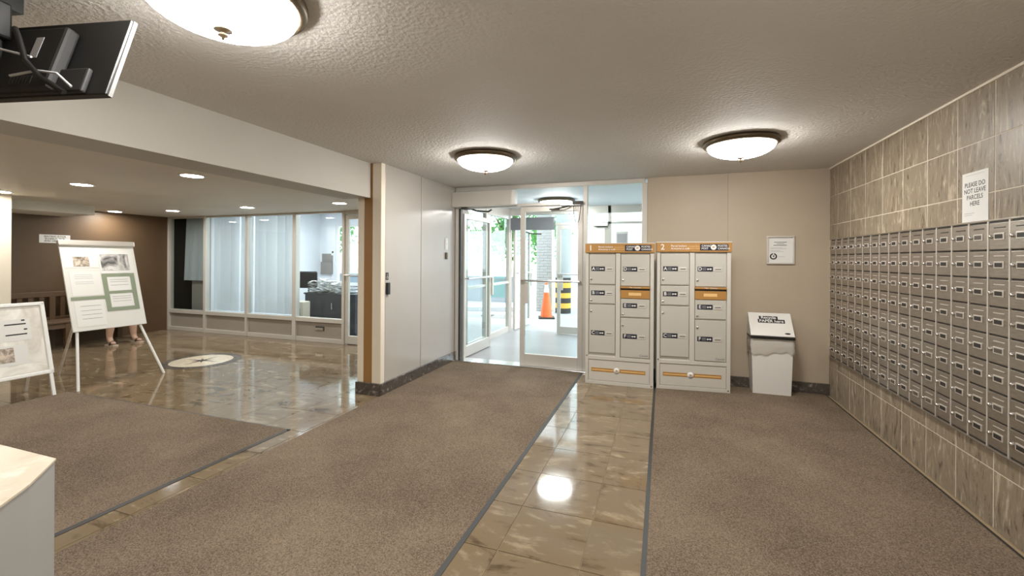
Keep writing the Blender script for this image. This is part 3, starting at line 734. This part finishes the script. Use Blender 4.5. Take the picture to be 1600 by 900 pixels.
sheet(0.03, 0.25, 0.425, 0.585, 'paper'); lines(0.05, 0.23, [0.555, 0.53, 0.49], 'ink', 0.003)
sheet(0.03, 0.25, 0.235, 0.385, 'paper'); lines(0.05, 0.23, [0.355, 0.33, 0.30], 'ink', 0.003)
for (u0, u1, v0, v1) in ((-0.32, -0.02, 0.34, 0.375), (-0.02, 0.025, 0.19, 0.625), (0.255, 0.30, 0.19, 0.625), (0.025, 0.255, 0.59, 0.625), (0.025, 0.255, 0.39, 0.42), (0.025, 0.255, 0.19, 0.23)):
    sheet(u0, u1, v0, v1, 'green', 0.0026, 'tape_strip')
def leg(p0, p1, r=0.013): return MB().tube([p0, p1], r, 10)
leg(ET(-0.30, 0.0, -0.03), (-5.70 - ox, 2.79 - oy, 0)).build('leg', 'white', ez)
leg(ET(0.29, 0.0, -0.03), (-5.66 - ox, 3.585 - oy, 0)).build('leg', 'white', ez)
leg(ET(-0.02, BH * 0.9, -0.03), (-6.75 - ox, 3.12 - oy, 0)).build('leg', 'steelframe', ez)

# ------------------------------------------------------------------ A-frame sign
af = thing('a_frame_sign', (-5.98, 2.32, 0), 0, 'low white A-frame sign board with faded poster, beside the easel', 'sign')
HW = 0.31
b0 = Vector((0.25, 0, 0.0)); t0 = Vector((0.0, 0, 0.93)); sv = (t0 - b0); SL = sv.length; sv.normalize(); sn = Vector((sv.z, 0, -sv.x))
def side(mir):
    def T(u, v, w_):
        q = b0 + sv * v + sn * w_; return Vector(((-q.x if mir else q.x), u, q.z + (0.0 if mir else 0.0)))
    return T
for mir in (False, True):
    T = side(mir); nm = 'rear_panel' if mir else 'front_panel'
    pa = MB(T).box(-HW, HW, 0.25, SL, -0.012, -0.002).build(nm, 'plasticwhite', af)
    fr_ = MB(T)
    fr_.box(-HW - 0.012, -HW + 0.022, 0.24, SL, -0.015, 0.012, bev=0.006).box(HW - 0.022, HW + 0.012, 0.24, SL, -0.015, 0.012, bev=0.006)
    fr_.box(-HW - 0.012, HW + 0.012, 0.235, 0.268, -0.015, 0.012, bev=0.006).box(-HW - 0.012, HW + 0.012, SL - 0.03, SL + 0.004, -0.015, 0.012, bev=0.006)
    fr_.build('snap_frame', 'steelframe' if mir else 'white', af)
    for s in (-1, 1): MB(T).box(s * (HW - 0.012) - 0.014, s * (HW - 0.012) + 0.014, 0.012 if not mir else 0.0, 0.24, -0.012, 0.008, bev=0.003).build('leg', 'white' if not mir else 'steelframe', af)
    if not mir:
        MB(T).box(-HW + 0.03, HW - 0.03, 0.28, SL - 0.04, -0.0018, -0.0004).build('poster', 'posterprint', af)
        a = MB(T).box(-0.13, 0.20, 0.60, 0.81, 0.0, 0.0008).box(-0.2, 0.16, 0.37, 0.56, 0.0, 0.0008); a.build('paper_sheet', 'paper', pa)
        a = MB(T)
        for v in (0.755, 0.655): a.box(0.02, 0.17, v, v + 0.012, 0.001, 0.0016)
        a.box(0.14, 0.165, 0.79, 0.803, 0.001, 0.0016).box(0.15, 0.175, 0.70, 0.713, 0.001, 0.0016)
        a.build('printed_lines', 'inkblack', pa)
        MB(T).box(-0.04, 0.06, 0.40, 0.54, 0.001, 0.0016).build('photo_print', 'photoB', pa)

# ------------------------------------------------------------------ bench along the brown wall
be = thing('wooden_bench', (-8.75, 4.12, 0), 0, 'dark wooden bench with slatted back against the brown wall', 'bench')
for k, x in enumerate((-0.13, -0.02, 0.09, 0.2)): B('seat_slat', 'wood', be, x - 0.05, x + 0.05, -0.86, 0.86, 0.39, 0.42, bev=0.004)
for k in range(14):
    y = -0.80 + k * 1.6 / 13; B('back_slat', 'wood', be, -0.215, -0.195, y - 0.03, y + 0.03, 0.44, 0.78, bev=0.003)
B('top_rail', 'wood', be, -0.225, -0.185, -0.86, 0.86, 0.77, 0.85, bev=0.006)
B('lower_rail', 'wood', be, -0.22, -0.19, -0.86, 0.86, 0.42, 0.46, bev=0.004)
B('apron', 'wood', be, 0.2, 0.23, -0.84, 0.84, 0.31, 0.385, bev=0.003)
for y in (-0.82, -0.07, 0.82):
    B('leg', 'wood', be, 0.17, 0.235, y - 0.035, y + 0.035, 0, 0.388, bev=0.004)
    B('leg', 'wood', be, -0.235, -0.175, y - 0.035, y + 0.035, 0, 0.77, bev=0.004)

# ------------------------------------------------------------------ person seated on the bench
def skin_mesh(name, chains, subdiv=2):
    me = bpy.data.meshes.new(name); vs = []; es = []; rs = []; key = {}
    for ch in chains:
        prev = None
        for (p, r) in ch:
            k = tuple(round(q, 4) for q in p)
            if k not in key: key[k] = len(vs); vs.append(p); rs.append(r if isinstance(r, tuple) else (r, r))
            i = key[k]
            if prev is not None and prev != i: es.append((prev, i))
            prev = i
    me.from_pydata(vs, es, []); o = bpy.data.objects.new(name, me); col.objects.link(o)
    md_ = o.modifiers.new('skin', 'SKIN'); md_.use_smooth_shade = True
    for i, r in enumerate(rs): me.skin_vertices[0].data[i].radius = r
    par = list(range(len(vs)))                          # one root in every separate chain
    def find(i):
        while par[i] != i: i = par[i]
        return i
    for a_, b_ in es: par[max(find(a_), find(b_))] = min(find(a_), find(b_))
    for i in range(len(vs)): me.skin_vertices[0].data[i].use_root = (find(i) == i)
    sb = o.modifiers.new('sub', 'SUBSURF'); sb.levels = subdiv; sb.render_levels = subdiv
    dg = bpy.context.evaluated_depsgraph_get(); r_ = bpy.data.meshes.new_from_object(o.evaluated_get(dg))
    bpy.data.objects.remove(o); return r_
PX, PY = -8.62, 4.54
def pt(x, y, z): return (x, y, z)
hip = pt(0, 0, 0.53)
body = [[(hip, (0.17, 0.13)), (pt(-0.02, 0, 0.68), (0.15, 0.11)), (pt(-0.03, 0, 0.86), (0.16, 0.12)), (pt(-0.02, 0, 0.99), (0.12, 0.09)), (pt(0.0, 0, 1.06), 0.05), (pt(0.02, 0, 1.13), 0.065), (pt(0.03, 0, 1.2), (0.083, 0.095)), (pt(0.025, 0, 1.27), 0.065)]]
feet = ((-8.15 - PX, 4.40 - PY, 0.06), (-8.13 - PX, 4.72 - PY, 0.06))
for s, ft in ((-1, feet[0]), (1, feet[1])):
    yk = ft[1] * 0.95
    body.append([(hip, (0.17, 0.13)), (pt(0.1, s * 0.11, 0.53), 0.095), (pt(0.42, yk, 0.52), 0.072), (pt(0.425, yk, 0.32), 0.06), (pt(ft[0] - 0.06, ft[1], 0.12), 0.04), (pt(ft[0] - 0.02, ft[1], 0.055), 0.04), (pt(ft[0] + 0.1, ft[1] + s * 0.02, 0.045), (0.035, 0.022))])
    sh_ = pt(-0.02, 0, 0.99)
    body.append([(sh_, (0.12, 0.09)), (pt(-0.02, s * 0.17, 0.97), 0.062), (pt(0.0, s * 0.23, 0.76), 0.045), (pt(0.18, s * 0.16, 0.65), 0.035), (pt(0.23, s * 0.14, 0.645), (0.03, 0.02)), (pt(0.285, s * 0.12, 0.64), (0.036, 0.016))])
    for k in range(4):
        yy = s * (0.09 + 0.021 * k); L = (0.055, 0.07, 0.075, 0.06)[k]
        body.append([(pt(0.29, yy, 0.636), 0.009), (pt(0.29 + L * 0.6, yy, 0.638), 0.009), (pt(0.29 + L, yy, 0.622), 0.007), (pt(0.29 + L * 1.15, yy, 0.607), 0.006)])
    body.append([(pt(0.26, s * 0.10, 0.64), 0.011), (pt(0.28, s * 0.075, 0.645), 0.010), (pt(0.315, s * 0.062, 0.635), 0.008)])
pm = skin_mesh('person', body, 2)
pm.materials.append(M['skin']); pm.materials.append(M['cloth'])
segs = []                                           # (start, end, radius, clothed) of every bone
for ch in body:
    for (p0, r0), (p1, r1) in zip(ch[:-1], ch[1:]):
        mid = (Vector(p0) + Vector(p1)) / 2
        arm = abs(mid.y) > 0.12 and mid.z > 0.6 and mid.x > 0.05
        rr = max(r0) if isinstance(r0, tuple) else r0
        segs.append((Vector(p0), Vector(p1), rr, (0.47 < mid.z < 1.0) and not (mid.x > 0.05 and mid.z > 0.6) and not arm))
for f_ in pm.polygons:
    c = f_.center; f_.use_smooth = True; best = 9; cl_ = False
    for (p0, p1, rr, k_) in segs:
        d_ = p1 - p0; t_ = max(0, min(1, (c - p0).dot(d_) / max(d_.length_squared, 1e-9)))
        dist = (c - p0 - d_ * t_).length / rr
        if dist < best: best = dist; cl_ = k_
    f_.material_index = 1 if cl_ else 0
pe = tag(link('person', pm, None, (PX, PY, 0)), 'person in dark clothes and open sandals sitting behind the easel', 'person')
hair = MB().lathe([(0.0, 0.112), (0.05, 0.103), (0.085, 0.07), (0.1, 0.02), (0.102, -0.03), (0.094, -0.09), (0.08, -0.1)], 24)
hv = [(x * 1.06 - 0.012 if x < 0.05 else x * 0.99 - 0.035, y * 0.95, z) for x, y, z in hair.v]
hair.v = hv; hair.build('hair', 'hair', pe, (0.025, 0, 1.21))
for s in (-1, 1): B('eye', 'inkblack', pe, 0.108, 0.114, s * 0.032 - 0.011, s * 0.032 + 0.011, 1.2, 1.21, bev=0.002)
MB().add([(0.105, -0.014, 1.165), (0.105, 0.014, 1.165), (0.105, 0, 1.205), (0.132, 0, 1.168)], [(0, 1, 3), (1, 2, 3), (2, 0, 3), (0, 1, 2)]).build('nose', 'skin', pe)
MB().box(0.096, 0.104, -0.022, 0.022, 1.138, 1.146, bev=0.002).build('mouth', mat('lips', srgb(168, 104, 92), 0.5), pe)
for s, ft in ((-1, feet[0]), (1, feet[1])):
    so = MB(lambda x, y, z: (ft[0] + x, ft[1] + s * 0.01 + y, z))
    so.prism([(-0.1, -0.03), (-0.05, -0.036), (0.05, -0.042), (0.12, -0.036), (0.15, 0.0), (0.12, 0.036), (0.05, 0.042), (-0.05, 0.036), (-0.1, 0.03)], 0.001, 0.02)
    sd = so.build('sandal', 'sandal', pe)
    so = MB(lambda x, y, z: (ft[0] + x, ft[1] + s * 0.01 + y, z))
    so.tube([(0.04, -0.042, 0.02), (0.045, -0.034, 0.058), (0.05, 0, 0.076), (0.045, 0.034, 0.058), (0.04, 0.042, 0.02)], 0.011, 8)
    so.build('strap', 'black', sd)
sg = tag(B('wall_sign', 'paper', None, XH, XH + 0.004, 3.93, 4.30, 1.605, 1.735), 'small white seating sign with three lines on brown wall', 'sign')
text('SEATING IS FOR\nELDERLY, SICK\nAND DISABLED', 0.037, (XH + 0.0046, 4.115, 1.67), '+x', sg, m='inkblack', bold=0.0006, sp=0.95)

# ------------------------------------------------------------------ glass partition and the office behind it
pt_ = struct(thing('window_3', (0, 0, 0)))
def pbar(*a, m='alu', name='frame_bar'): return B(name, m, pt_, *a, bev=0.004)
MUL = [(-9.02, -8.97), (-8.05, -7.995), (-7.01, -6.96), (-5.935, -5.855), (-4.905, -4.86)]
for (x0, x1) in MUL: pbar(x0, x1, YP - 0.045, YP + 0.05, 0, ZH)
for (i, (a, b_)) in enumerate(zip(MUL[:-1], MUL[1:])):
    x0, x1 = a[1], b_[0]
    pbar(x0, x1, YP - 0.035, YP + 0.04, 0, 0.07); pbar(x0, x1, YP - 0.04, YP + 0.05, 0.33, 0.40); pbar(x0, x1, YP - 0.035, YP + 0.04, 2.13, ZH)
    B('kick_panel', 'lightgreypanel', pt_, x0, x1, YP - 0.005, YP + 0.01, 0.07, 0.33)
    B('pane', 'glass', pt_, x0, x1, YP - 0.003, YP + 0.003, 0.40, 2.13)
sl = B('mail_slot', 'alu_dark', pt_, -5.46, -5.28, YP - 0.012, YP - 0.004, 0.19, 0.26, bev=0.002); B('slot_flap', 'chrome', sl, -5.455, -5.30, YP - 0.018, YP - 0.012, 0.195, 0.235, bev=0.002)
pbar(-3.93, -3.88, YP - 0.045, YP + 0.05, 0, ZH); pbar(-4.86, -3.93, YP - 0.04, YP + 0.05, 2.1, ZH)
pbar(-3.88, -2.98, YP - 0.035, YP + 0.04, 0, 0.07); B('pane', 'glass', pt_, -3.88, -2.98, YP - 0.003, YP + 0.003, 0.07, ZH)
leaf('door_5', (-4.855, YP, 0), 0, 0.92, 2.095, 'r', 0.13)
# office shell
XO, YOB, ZO = -4.35, 8.6, 2.5
struct(B('floor_office', 'vestfloor', None, XH - 0.2, XO, YP + 0.06, YOB, -0.12, 0.0))
struct(B('floor_passage', 'concrete', None, XO, -2.98, YP + 0.06, YOB, -0.12, 0.0))
struct(B('ceiling_office', 'officewall', None, XH - 0.2, -2.98, YP + 0.06, YOB + 0.2, ZO, ZO + 0.1))
struct(B('wall_office_bulkhead', 'officewall', None, XH - 0.2, -2.98, YP - 0.0, YP + 0.06, ZH + 0.1, ZO))
struct(B('wall_office_left', 'softblack', None, XH - 0.2, XH, YP + 0.06, YOB, 0, ZO))  # black colour stands in for the unlit end bay
wo = struct(B('wall_office_back', 'officewall', None, XH - 0.2, -7.52, YOB, YOB + 0.15, 0, ZO))
for nm, a in (('sill_wall', (-7.52, -4.4, YOB, YOB + 0.15, 0, 0.75)), ('head_wall', (-7.52, -4.4, YOB, YOB + 0.15, 2.2, ZO)), ('jamb_wall', (-4.6, -4.2, YOB, YOB + 0.15, 0.75, 2.2))): B(nm, 'officewall', wo, *a)
w4 = struct(thing('window_4', (0, 0, 0)))
for (x0, x1, z0, z1) in ((-7.52, -7.46, 0.75, 2.2), (-6.1, -6.05, 0.75, 2.2), (-4.66, -4.6, 0.75, 2.2), (-7.46, -4.66, 0.75, 0.80), (-7.46, -4.66, 2.15, 2.2), (-7.46, -4.66, 1.75, 1.79)):
    B('window_bar', 'white', w4, x0, x1, YOB + 0.03, YOB + 0.09, z0, z1)
B('pane', 'glass', w4, -7.46, -4.66, YOB + 0.055, YOB + 0.06, 0.8, 2.15)
struct(B('wall_added_light_block', 'officewall', None, -8.03, -7.99, YP + 0.06, YOB, 0, ZO))  # added wall that keeps office light out of the end bay
struct(B('wall_added_dark_back', 'darkgrey', None, XH, -8.03, 6.35, 6.42, 0, ZO))  # added wall closing the end bay, its dark colour standing in for shade
for (x, y) in ((-6.9, 7.2), (-5.3, 7.0)):
    t = thing('office_fill_light', (x, y, ZO), 0, 'long added fill light on the office ceiling behind the glass', 'light', 'added office fill lights')  # lamps added to brighten the office, no such fixture is seen
    B('frame', 'white', t, -0.62, 0.62, -0.17, 0.17, -0.03, 0, bev=0.004); B('diffuser', 'officefill', t, -0.6, 0.6, -0.15, 0.15, -0.036, -0.03)
# vertical blinds
def blind(x0, x1, z0, label, skip=(), lean=0.0, dy=0.12, ang=28, mm='slat'):
    t = thing('vertical_blind', ((x0 + x1) / 2, YP + dy, 0), 0, label, 'blind', 'office blinds')
    cx = (x0 + x1) / 2
    B('headrail', 'white', t, x0 - cx, x1 - cx, -0.02, 0.02, ZH - 0.02, ZH + 0.03)
    n = int((x1 - x0) / 0.082)
    for k in range(n):
        if k in skip: continue
        x = x0 - cx + (k + 0.5) * (x1 - x0) / n; a = math.radians(ang + random.uniform(-30, 30)); ln = lean * random.uniform(0.3, 1) + random.uniform(-0.006, 0.006)
        c_, s_ = math.cos(a) * 0.0445, math.sin(a) * 0.0445
        vs = []
        for q in range(5):
            z = ZH - 0.02 + (z0 - ZH + 0.02) * q / 4; xx = x - ln * (q / 4)
            vs += [(xx - c_, -s_, z), (xx, 0.006, z), (xx + c_, s_, z)]
        MB().add(vs, [(q * 3 + i, q * 3 + i + 1, q * 3 + i + 4, q * 3 + i + 3) for q in range(4) for i in range(2)], True).build('slat', mm, t)
blind(-8.72, -8.06, 0.95, 'vertical blind with short grey leaning slats in the dark end bay', lean=0.10, ang=20)
blind(-7.95, -7.02, 0.41, 'white vertical blind filling the bay beside the dark end bay', skip=(7,), lean=0.02, ang=45)
blind(-6.94, -5.98, 0.41, 'white vertical blind beside the uncovered office pane', lean=0.0, ang=40)
bd = tag(B('grey_board', 'slatedark', None, -8.68, -8.10, YP + 0.19, YP + 0.24, 0.0, 0.96, bev=0.004), 'grey board standing behind the glass in the dark end bay', 'board')
# desk, chair, papers
dk = thing('office_desk', (-5.6, 6.72, 0), 0, 'dark grey office desk with drawer fronts behind the partition glass', 'desk')
B('desktop', 'darkgrey', dk, -0.72, 0.45, -0.32, 0.38, 0.72, 0.75, bev=0.004)
B('modesty_panel', 'darkgrey', dk, -0.70, 0.43, -0.30, -0.28, 0.05, 0.72)
for x in (-0.70, 0.03): B('pedestal', 'darkgrey', dk, x, x + 0.4, -0.27, 0.35, 0.0, 0.72, bev=0.004)
B('handle', 'chrome', dk, -0.08, -0.06, -0.325, -0.30, 0.46, 0.58, bev=0.002)
def papers(label, cells, z0):
    for (x, y, n_, hmax) in cells:
        t = thing('paper_heap', (x, y, z0), 0, label, 'papers', 'paper heaps on the office desk')
        z = 0.0; q_ = 0
        while z < hmax:
            a = random.uniform(-0.3, 0.3); vs = []; nn = 5; am = random.uniform(0.003, 0.02)
            for i in range(nn):
                for j in range(nn):
                    u, v = (i / 4 - 0.5) * 0.17, (j / 4 - 0.5) * 0.2
                    vs.append((u * math.cos(a) - v * math.sin(a), u * math.sin(a) + v * math.cos(a), z + am + am * math.sin(i * 1.3 + q_ * 2.1 + x * 9) * math.cos(j * 1.1 + q_)))
            MB().add(vs, [(i * nn + j, i * nn + j + 1, (i + 1) * nn + j + 1, (i + 1) * nn + j) for i in range(nn - 1) for j in range(nn - 1)], True).build('sheet', 'paper', t)
            z += 2 * am + 0.004; q_ += 1
papers('untidy heap of loose white papers on the office desk', [(-6.2, 6.55, 8, 0.22), (-5.97, 6.55, 8, 0.27), (-5.74, 6.55, 6, 0.17), (-6.1, 6.85, 5, 0.2), (-5.84, 6.85, 5, 0.16)], 0.752)
bk = thing('wire_basket', (-5.42, 6.6, 0.756), 0, 'grey wire tray at the end of the office desk', 'tray')
wm = MB()
for z in (0.0, 0.06, 0.12): wm.tube([(-0.13, -0.1, z), (0.13, -0.1, z), (0.13, 0.1, z), (-0.13, 0.1, z), (-0.13, -0.1, z)], 0.004, 5)
wm.build('rims', 'alu_dark', bk); wm = MB()
for k in range(9): wm.tube([(-0.13 + k * 0.0325, -0.1, 0.12), (-0.13 + k * 0.0325, -0.1, 0), (-0.13 + k * 0.0325, 0.1, 0), (-0.13 + k * 0.0325, 0.1, 0.12)], 0.002, 5)
wm.build('wires', 'alu_dark', bk)
oc = thing('office_chair', (-6.78, 6.85, 0), 0.3, 'black office chair with pale frame behind the partition glass', 'chair')
B('backrest', 'softblack', oc, -0.2, 0.2, 0.16, 0.22, 0.78, 1.12, bev=0.03); B('seat', 'softblack', oc, -0.23, 0.23, -0.22, 0.22, 0.44, 0.52, bev=0.03)
MB().tube([(0, 0, 0.44), (0, 0, 0.1)], 0.025, 10).build('column', 'alu_dark', oc); MB().tube([(0, 0.15, 0.47), (0, 0.24, 0.5), (0, 0.23, 0.85)], 0.018, 8).build('back_bar', 'alu_dark', oc)
for k in range(5):
    a = k * 2 * PI / 5; MB().tube([(0, 0, 0.11), (0.26 * math.cos(a), 0.26 * math.sin(a), 0.06)], 0.016, 8).lathe([(0.0, 0.0), (0.02, 0.0), (0.025, 0.025), (0.02, 0.05), (0, 0.05)], 8, (0.26 * math.cos(a), 0.26 * math.sin(a), 0)).build('leg', 'alu_dark', oc)
oh = thing('heater', (-6.12, 6.15, 0), 0, 'cream low heater box standing behind the partition glass', 'heater')
B('body', 'cream', oh, -0.12, 0.12, -0.09, 0.09, 0.03, 0.62, bev=0.02); B('grille', 'alu_dark', oh, -0.06, 0.06, -0.094, -0.088, 0.1, 0.5)
for s in (-1, 1): B('foot', 'black', oh, s * 0.09 - 0.015, s * 0.09 + 0.015, -0.09, 0.09, 0, 0.03)
ph = thing('paper_holder', (-7.75, YOB, 1.25), 0, 'pale grey wall pocket holding papers on the office wall', 'wall pocket')
B('pocket', 'slatedark', ph, -0.16, 0.16, -0.06, 0, -0.25, 0.05, bev=0.004); B('backplate', 'slatedark', ph, -0.16, 0.16, -0.012, 0, 0.05, 0.25)
th_ = thing('thermostat', (-7.58, YOB, 1.52), 0, 'small white thermostat with dark dial on office wall', 'thermostat')
B('plate', 'white', th_, -0.045, 0.045, -0.02, 0, -0.06, 0.06, bev=0.004); B('dial', 'inkblack', th_, -0.022, 0.022, -0.026, -0.02, -0.005, 0.04)

# ------------------------------------------------------------------ outdoors
struct(B('ground', 'concrete', None, -40, 20, 8.2, 60, -0.15, -0.004))
struct(B('ground_side', 'concrete', None, -40, XH - 0.2, 5.0, 8.2, -0.15, -0.01))
struct(B('ground_yard', 'concrete', None, XO, -2.98, YOB, YOB + 0.1, -0.14, -0.008))
struct(B('ground_strip', 'lightgreypanel', None, -7, -3.4, 9.6, 10.3, -0.1, 0.0))
lw = tag(MB().box(-14, -4.6, 13.2, 13.5, -0.01, 0.75).box(-14, -4.55, 13.15, 13.55, 0.75, 0.82).build('garden_wall', paint('grey_render', srgb(120, 128, 136), 0.8, 0.1)), 'low pale concrete garden wall below the trees outside', 'wall')
co = thing('traffic_cone', (-2.6, 10.05, 0), 0.3, 'orange traffic cone with pale collar standing outside the doors', 'cone')
B('base', 'black', co, -0.19, 0.19, -0.19, 0.19, 0, 0.03, bev=0.01)
MB().lathe([(0.145, 0.03), (0.062, 0.61)], 24).lathe([(0.037, 0.79), (0.028, 0.84), (0.02, 0.845), (0, 0.845)], 24).build('cone_body', 'orange', co)
MB().lathe([(0.062, 0.61), (0.037, 0.79)], 24).build('collar', 'conewhite', co)
sp_ = thing('striped_column', (-2.45, 11.2, 0), 0, 'round concrete column with yellow and black hazard bands outside', 'column')
MB().lathe([(0.2, 0.92), (0.2, 3.0)], 24).build('shaft', 'concrete', sp_)
for k in range(7): MB().lathe([(0.203, k * 0.1315), (0.203, (k + 1) * 0.1315)], 24).build('band', 'hazblack' if k % 2 == 0 else 'yellow', sp_)
bp = thing('brick_pier', (-3.02, 11.55, 0), 0, 'pale brick pier behind the traffic cone', 'pier')
B('core', 'wallgrout', bp, -0.21, 0.21, -0.16, 0.16, 0, 2.9)
br_me = mesh_of(MB().box(-0.1, 0.1, -0.012, 0.0, 0.004, 0.068, bev=0.003), 'brick', 'concrete')
br_h = mesh_of(MB().box(-0.045, 0.045, -0.012, 0.0, 0.004, 0.068, bev=0.003), 'brick', 'concrete')
for r in range(38):
    zz = r * 0.075
    if r % 2 == 0: xs = [(-0.105, br_me), (0.105, br_me)]
    else: xs = [(-0.158, br_h), (0.0, br_me), (0.158, br_h)]
    for (x, m_) in xs: link('brick', m_, bp, (x, -0.16, zz))
fe = thing('mesh_fence_panel', (-2.35, 13.4, 0), 0, 'teal green mesh site fence panel outside the right outer door', 'fence')
B('mesh', 'teal', fe, -0.05, 2.4, 0, 0.01, 0.12, 1.3)
for x in (-0.06, 1.2, 2.42): B('post', 'alu', fe, x - 0.03, x + 0.03, -0.03, 0.03, 0, 1.42)
for z in (0.1, 0.7, 1.32): B('rail', 'alu', fe, -0.06, 2.42, -0.02, 0.0, z, z + 0.03)
vp = thing('post_frame', (-4.05, 9.9, 0), 0, 'grey steel post frame standing outside beyond the vestibule glass', 'post')
B('post', 'alu', vp, -0.06, 0.06, -0.05, 0.05, 0, 1.95, bev=0.005); B('arm', 'alu', vp, -0.95, 0.06, -0.03, 0.03, 1.95, 2.0); B('base_plate', 'alu_dark', vp, -0.12, 0.12, -0.12, 0.12, 0, 0.02)
pk = thing('paved_kerb', (-5.1, 10.6, 0), 0.35, 'long low pale kerb on the ground beside the vestibule', 'kerb')
for k in range(3): B('kerb_stone', 'concrete', pk, -1.5 + k * 1.0, -0.52 + k * 1.0, -0.08, 0.08, -0.004, 0.11, bev=0.01)

def tree(x, y, h, r, seed, label):
    rnd = random.Random(seed)
    t = thing('leafy_tree', (x, y, -0.004), 0, label, 'tree', 'trees outside')
    tr = MB().tube([(0, 0, 0), (0.05, 0.02, h * 0.35), (-0.03, 0.05, h * 0.7)], [0.14, 0.1, 0.05], 8)
    for k in range(5):
        a = k * 1.256 + rnd.random(); tr.tube([(0.02, 0.02, h * (0.3 + 0.07 * k)), (math.cos(a) * r * 0.6, math.sin(a) * r * 0.6, h * (0.5 + 0.07 * k))], [0.05, 0.015], 6)
    tr.build('trunk', 'bark', t)
    lf = MB(); vs = []; fs = []
    cl = [(rnd.gauss(0, r * 0.42), rnd.gauss(0, r * 0.42), h * 0.62 + rnd.gauss(0, h * 0.16)) for _ in range(46)]
    for c in cl:
        for q in range(46):
            p = Vector((c[0] + rnd.gauss(0, r * 0.15), c[1] + rnd.gauss(0, r * 0.15), max(0.5, c[2] + rnd.gauss(0, r * 0.13))))
            u = Vector((rnd.gauss(0, 1), rnd.gauss(0, 1), rnd.gauss(0, 1))).normalized() * 0.09
            v = Vector((rnd.gauss(0, 1), rnd.gauss(0, 1), rnd.gauss(0, 1))).normalized() * 0.06
            b_ = len(vs); vs += [p - u, p + v, p + u, p - v]; fs.append((b_, b_ + 1, b_ + 2, b_ + 3))
    lf.add(vs, fs); o = lf.build('foliage', 'leaf', t); o['kind'] = 'stuff'
for i, (x, y, h, r, lb) in enumerate(((-5.4, 15.2, 4.2, 1.2, 'leafy green tree seen through the open entrance leaf'), (-9.6, 18.6, 4.6, 1.5, 'leafy green tree beyond the garden wall, seen through vestibule glass'),
                                      (-5.6, 21.5, 4.4, 1.4, 'leafy green tree farther back behind the brick pier'), (-12.8, 13.9, 4.0, 1.5, 'leafy green tree outside the office window'))):
    tree(x, y, h, r, 11 + i, lb)
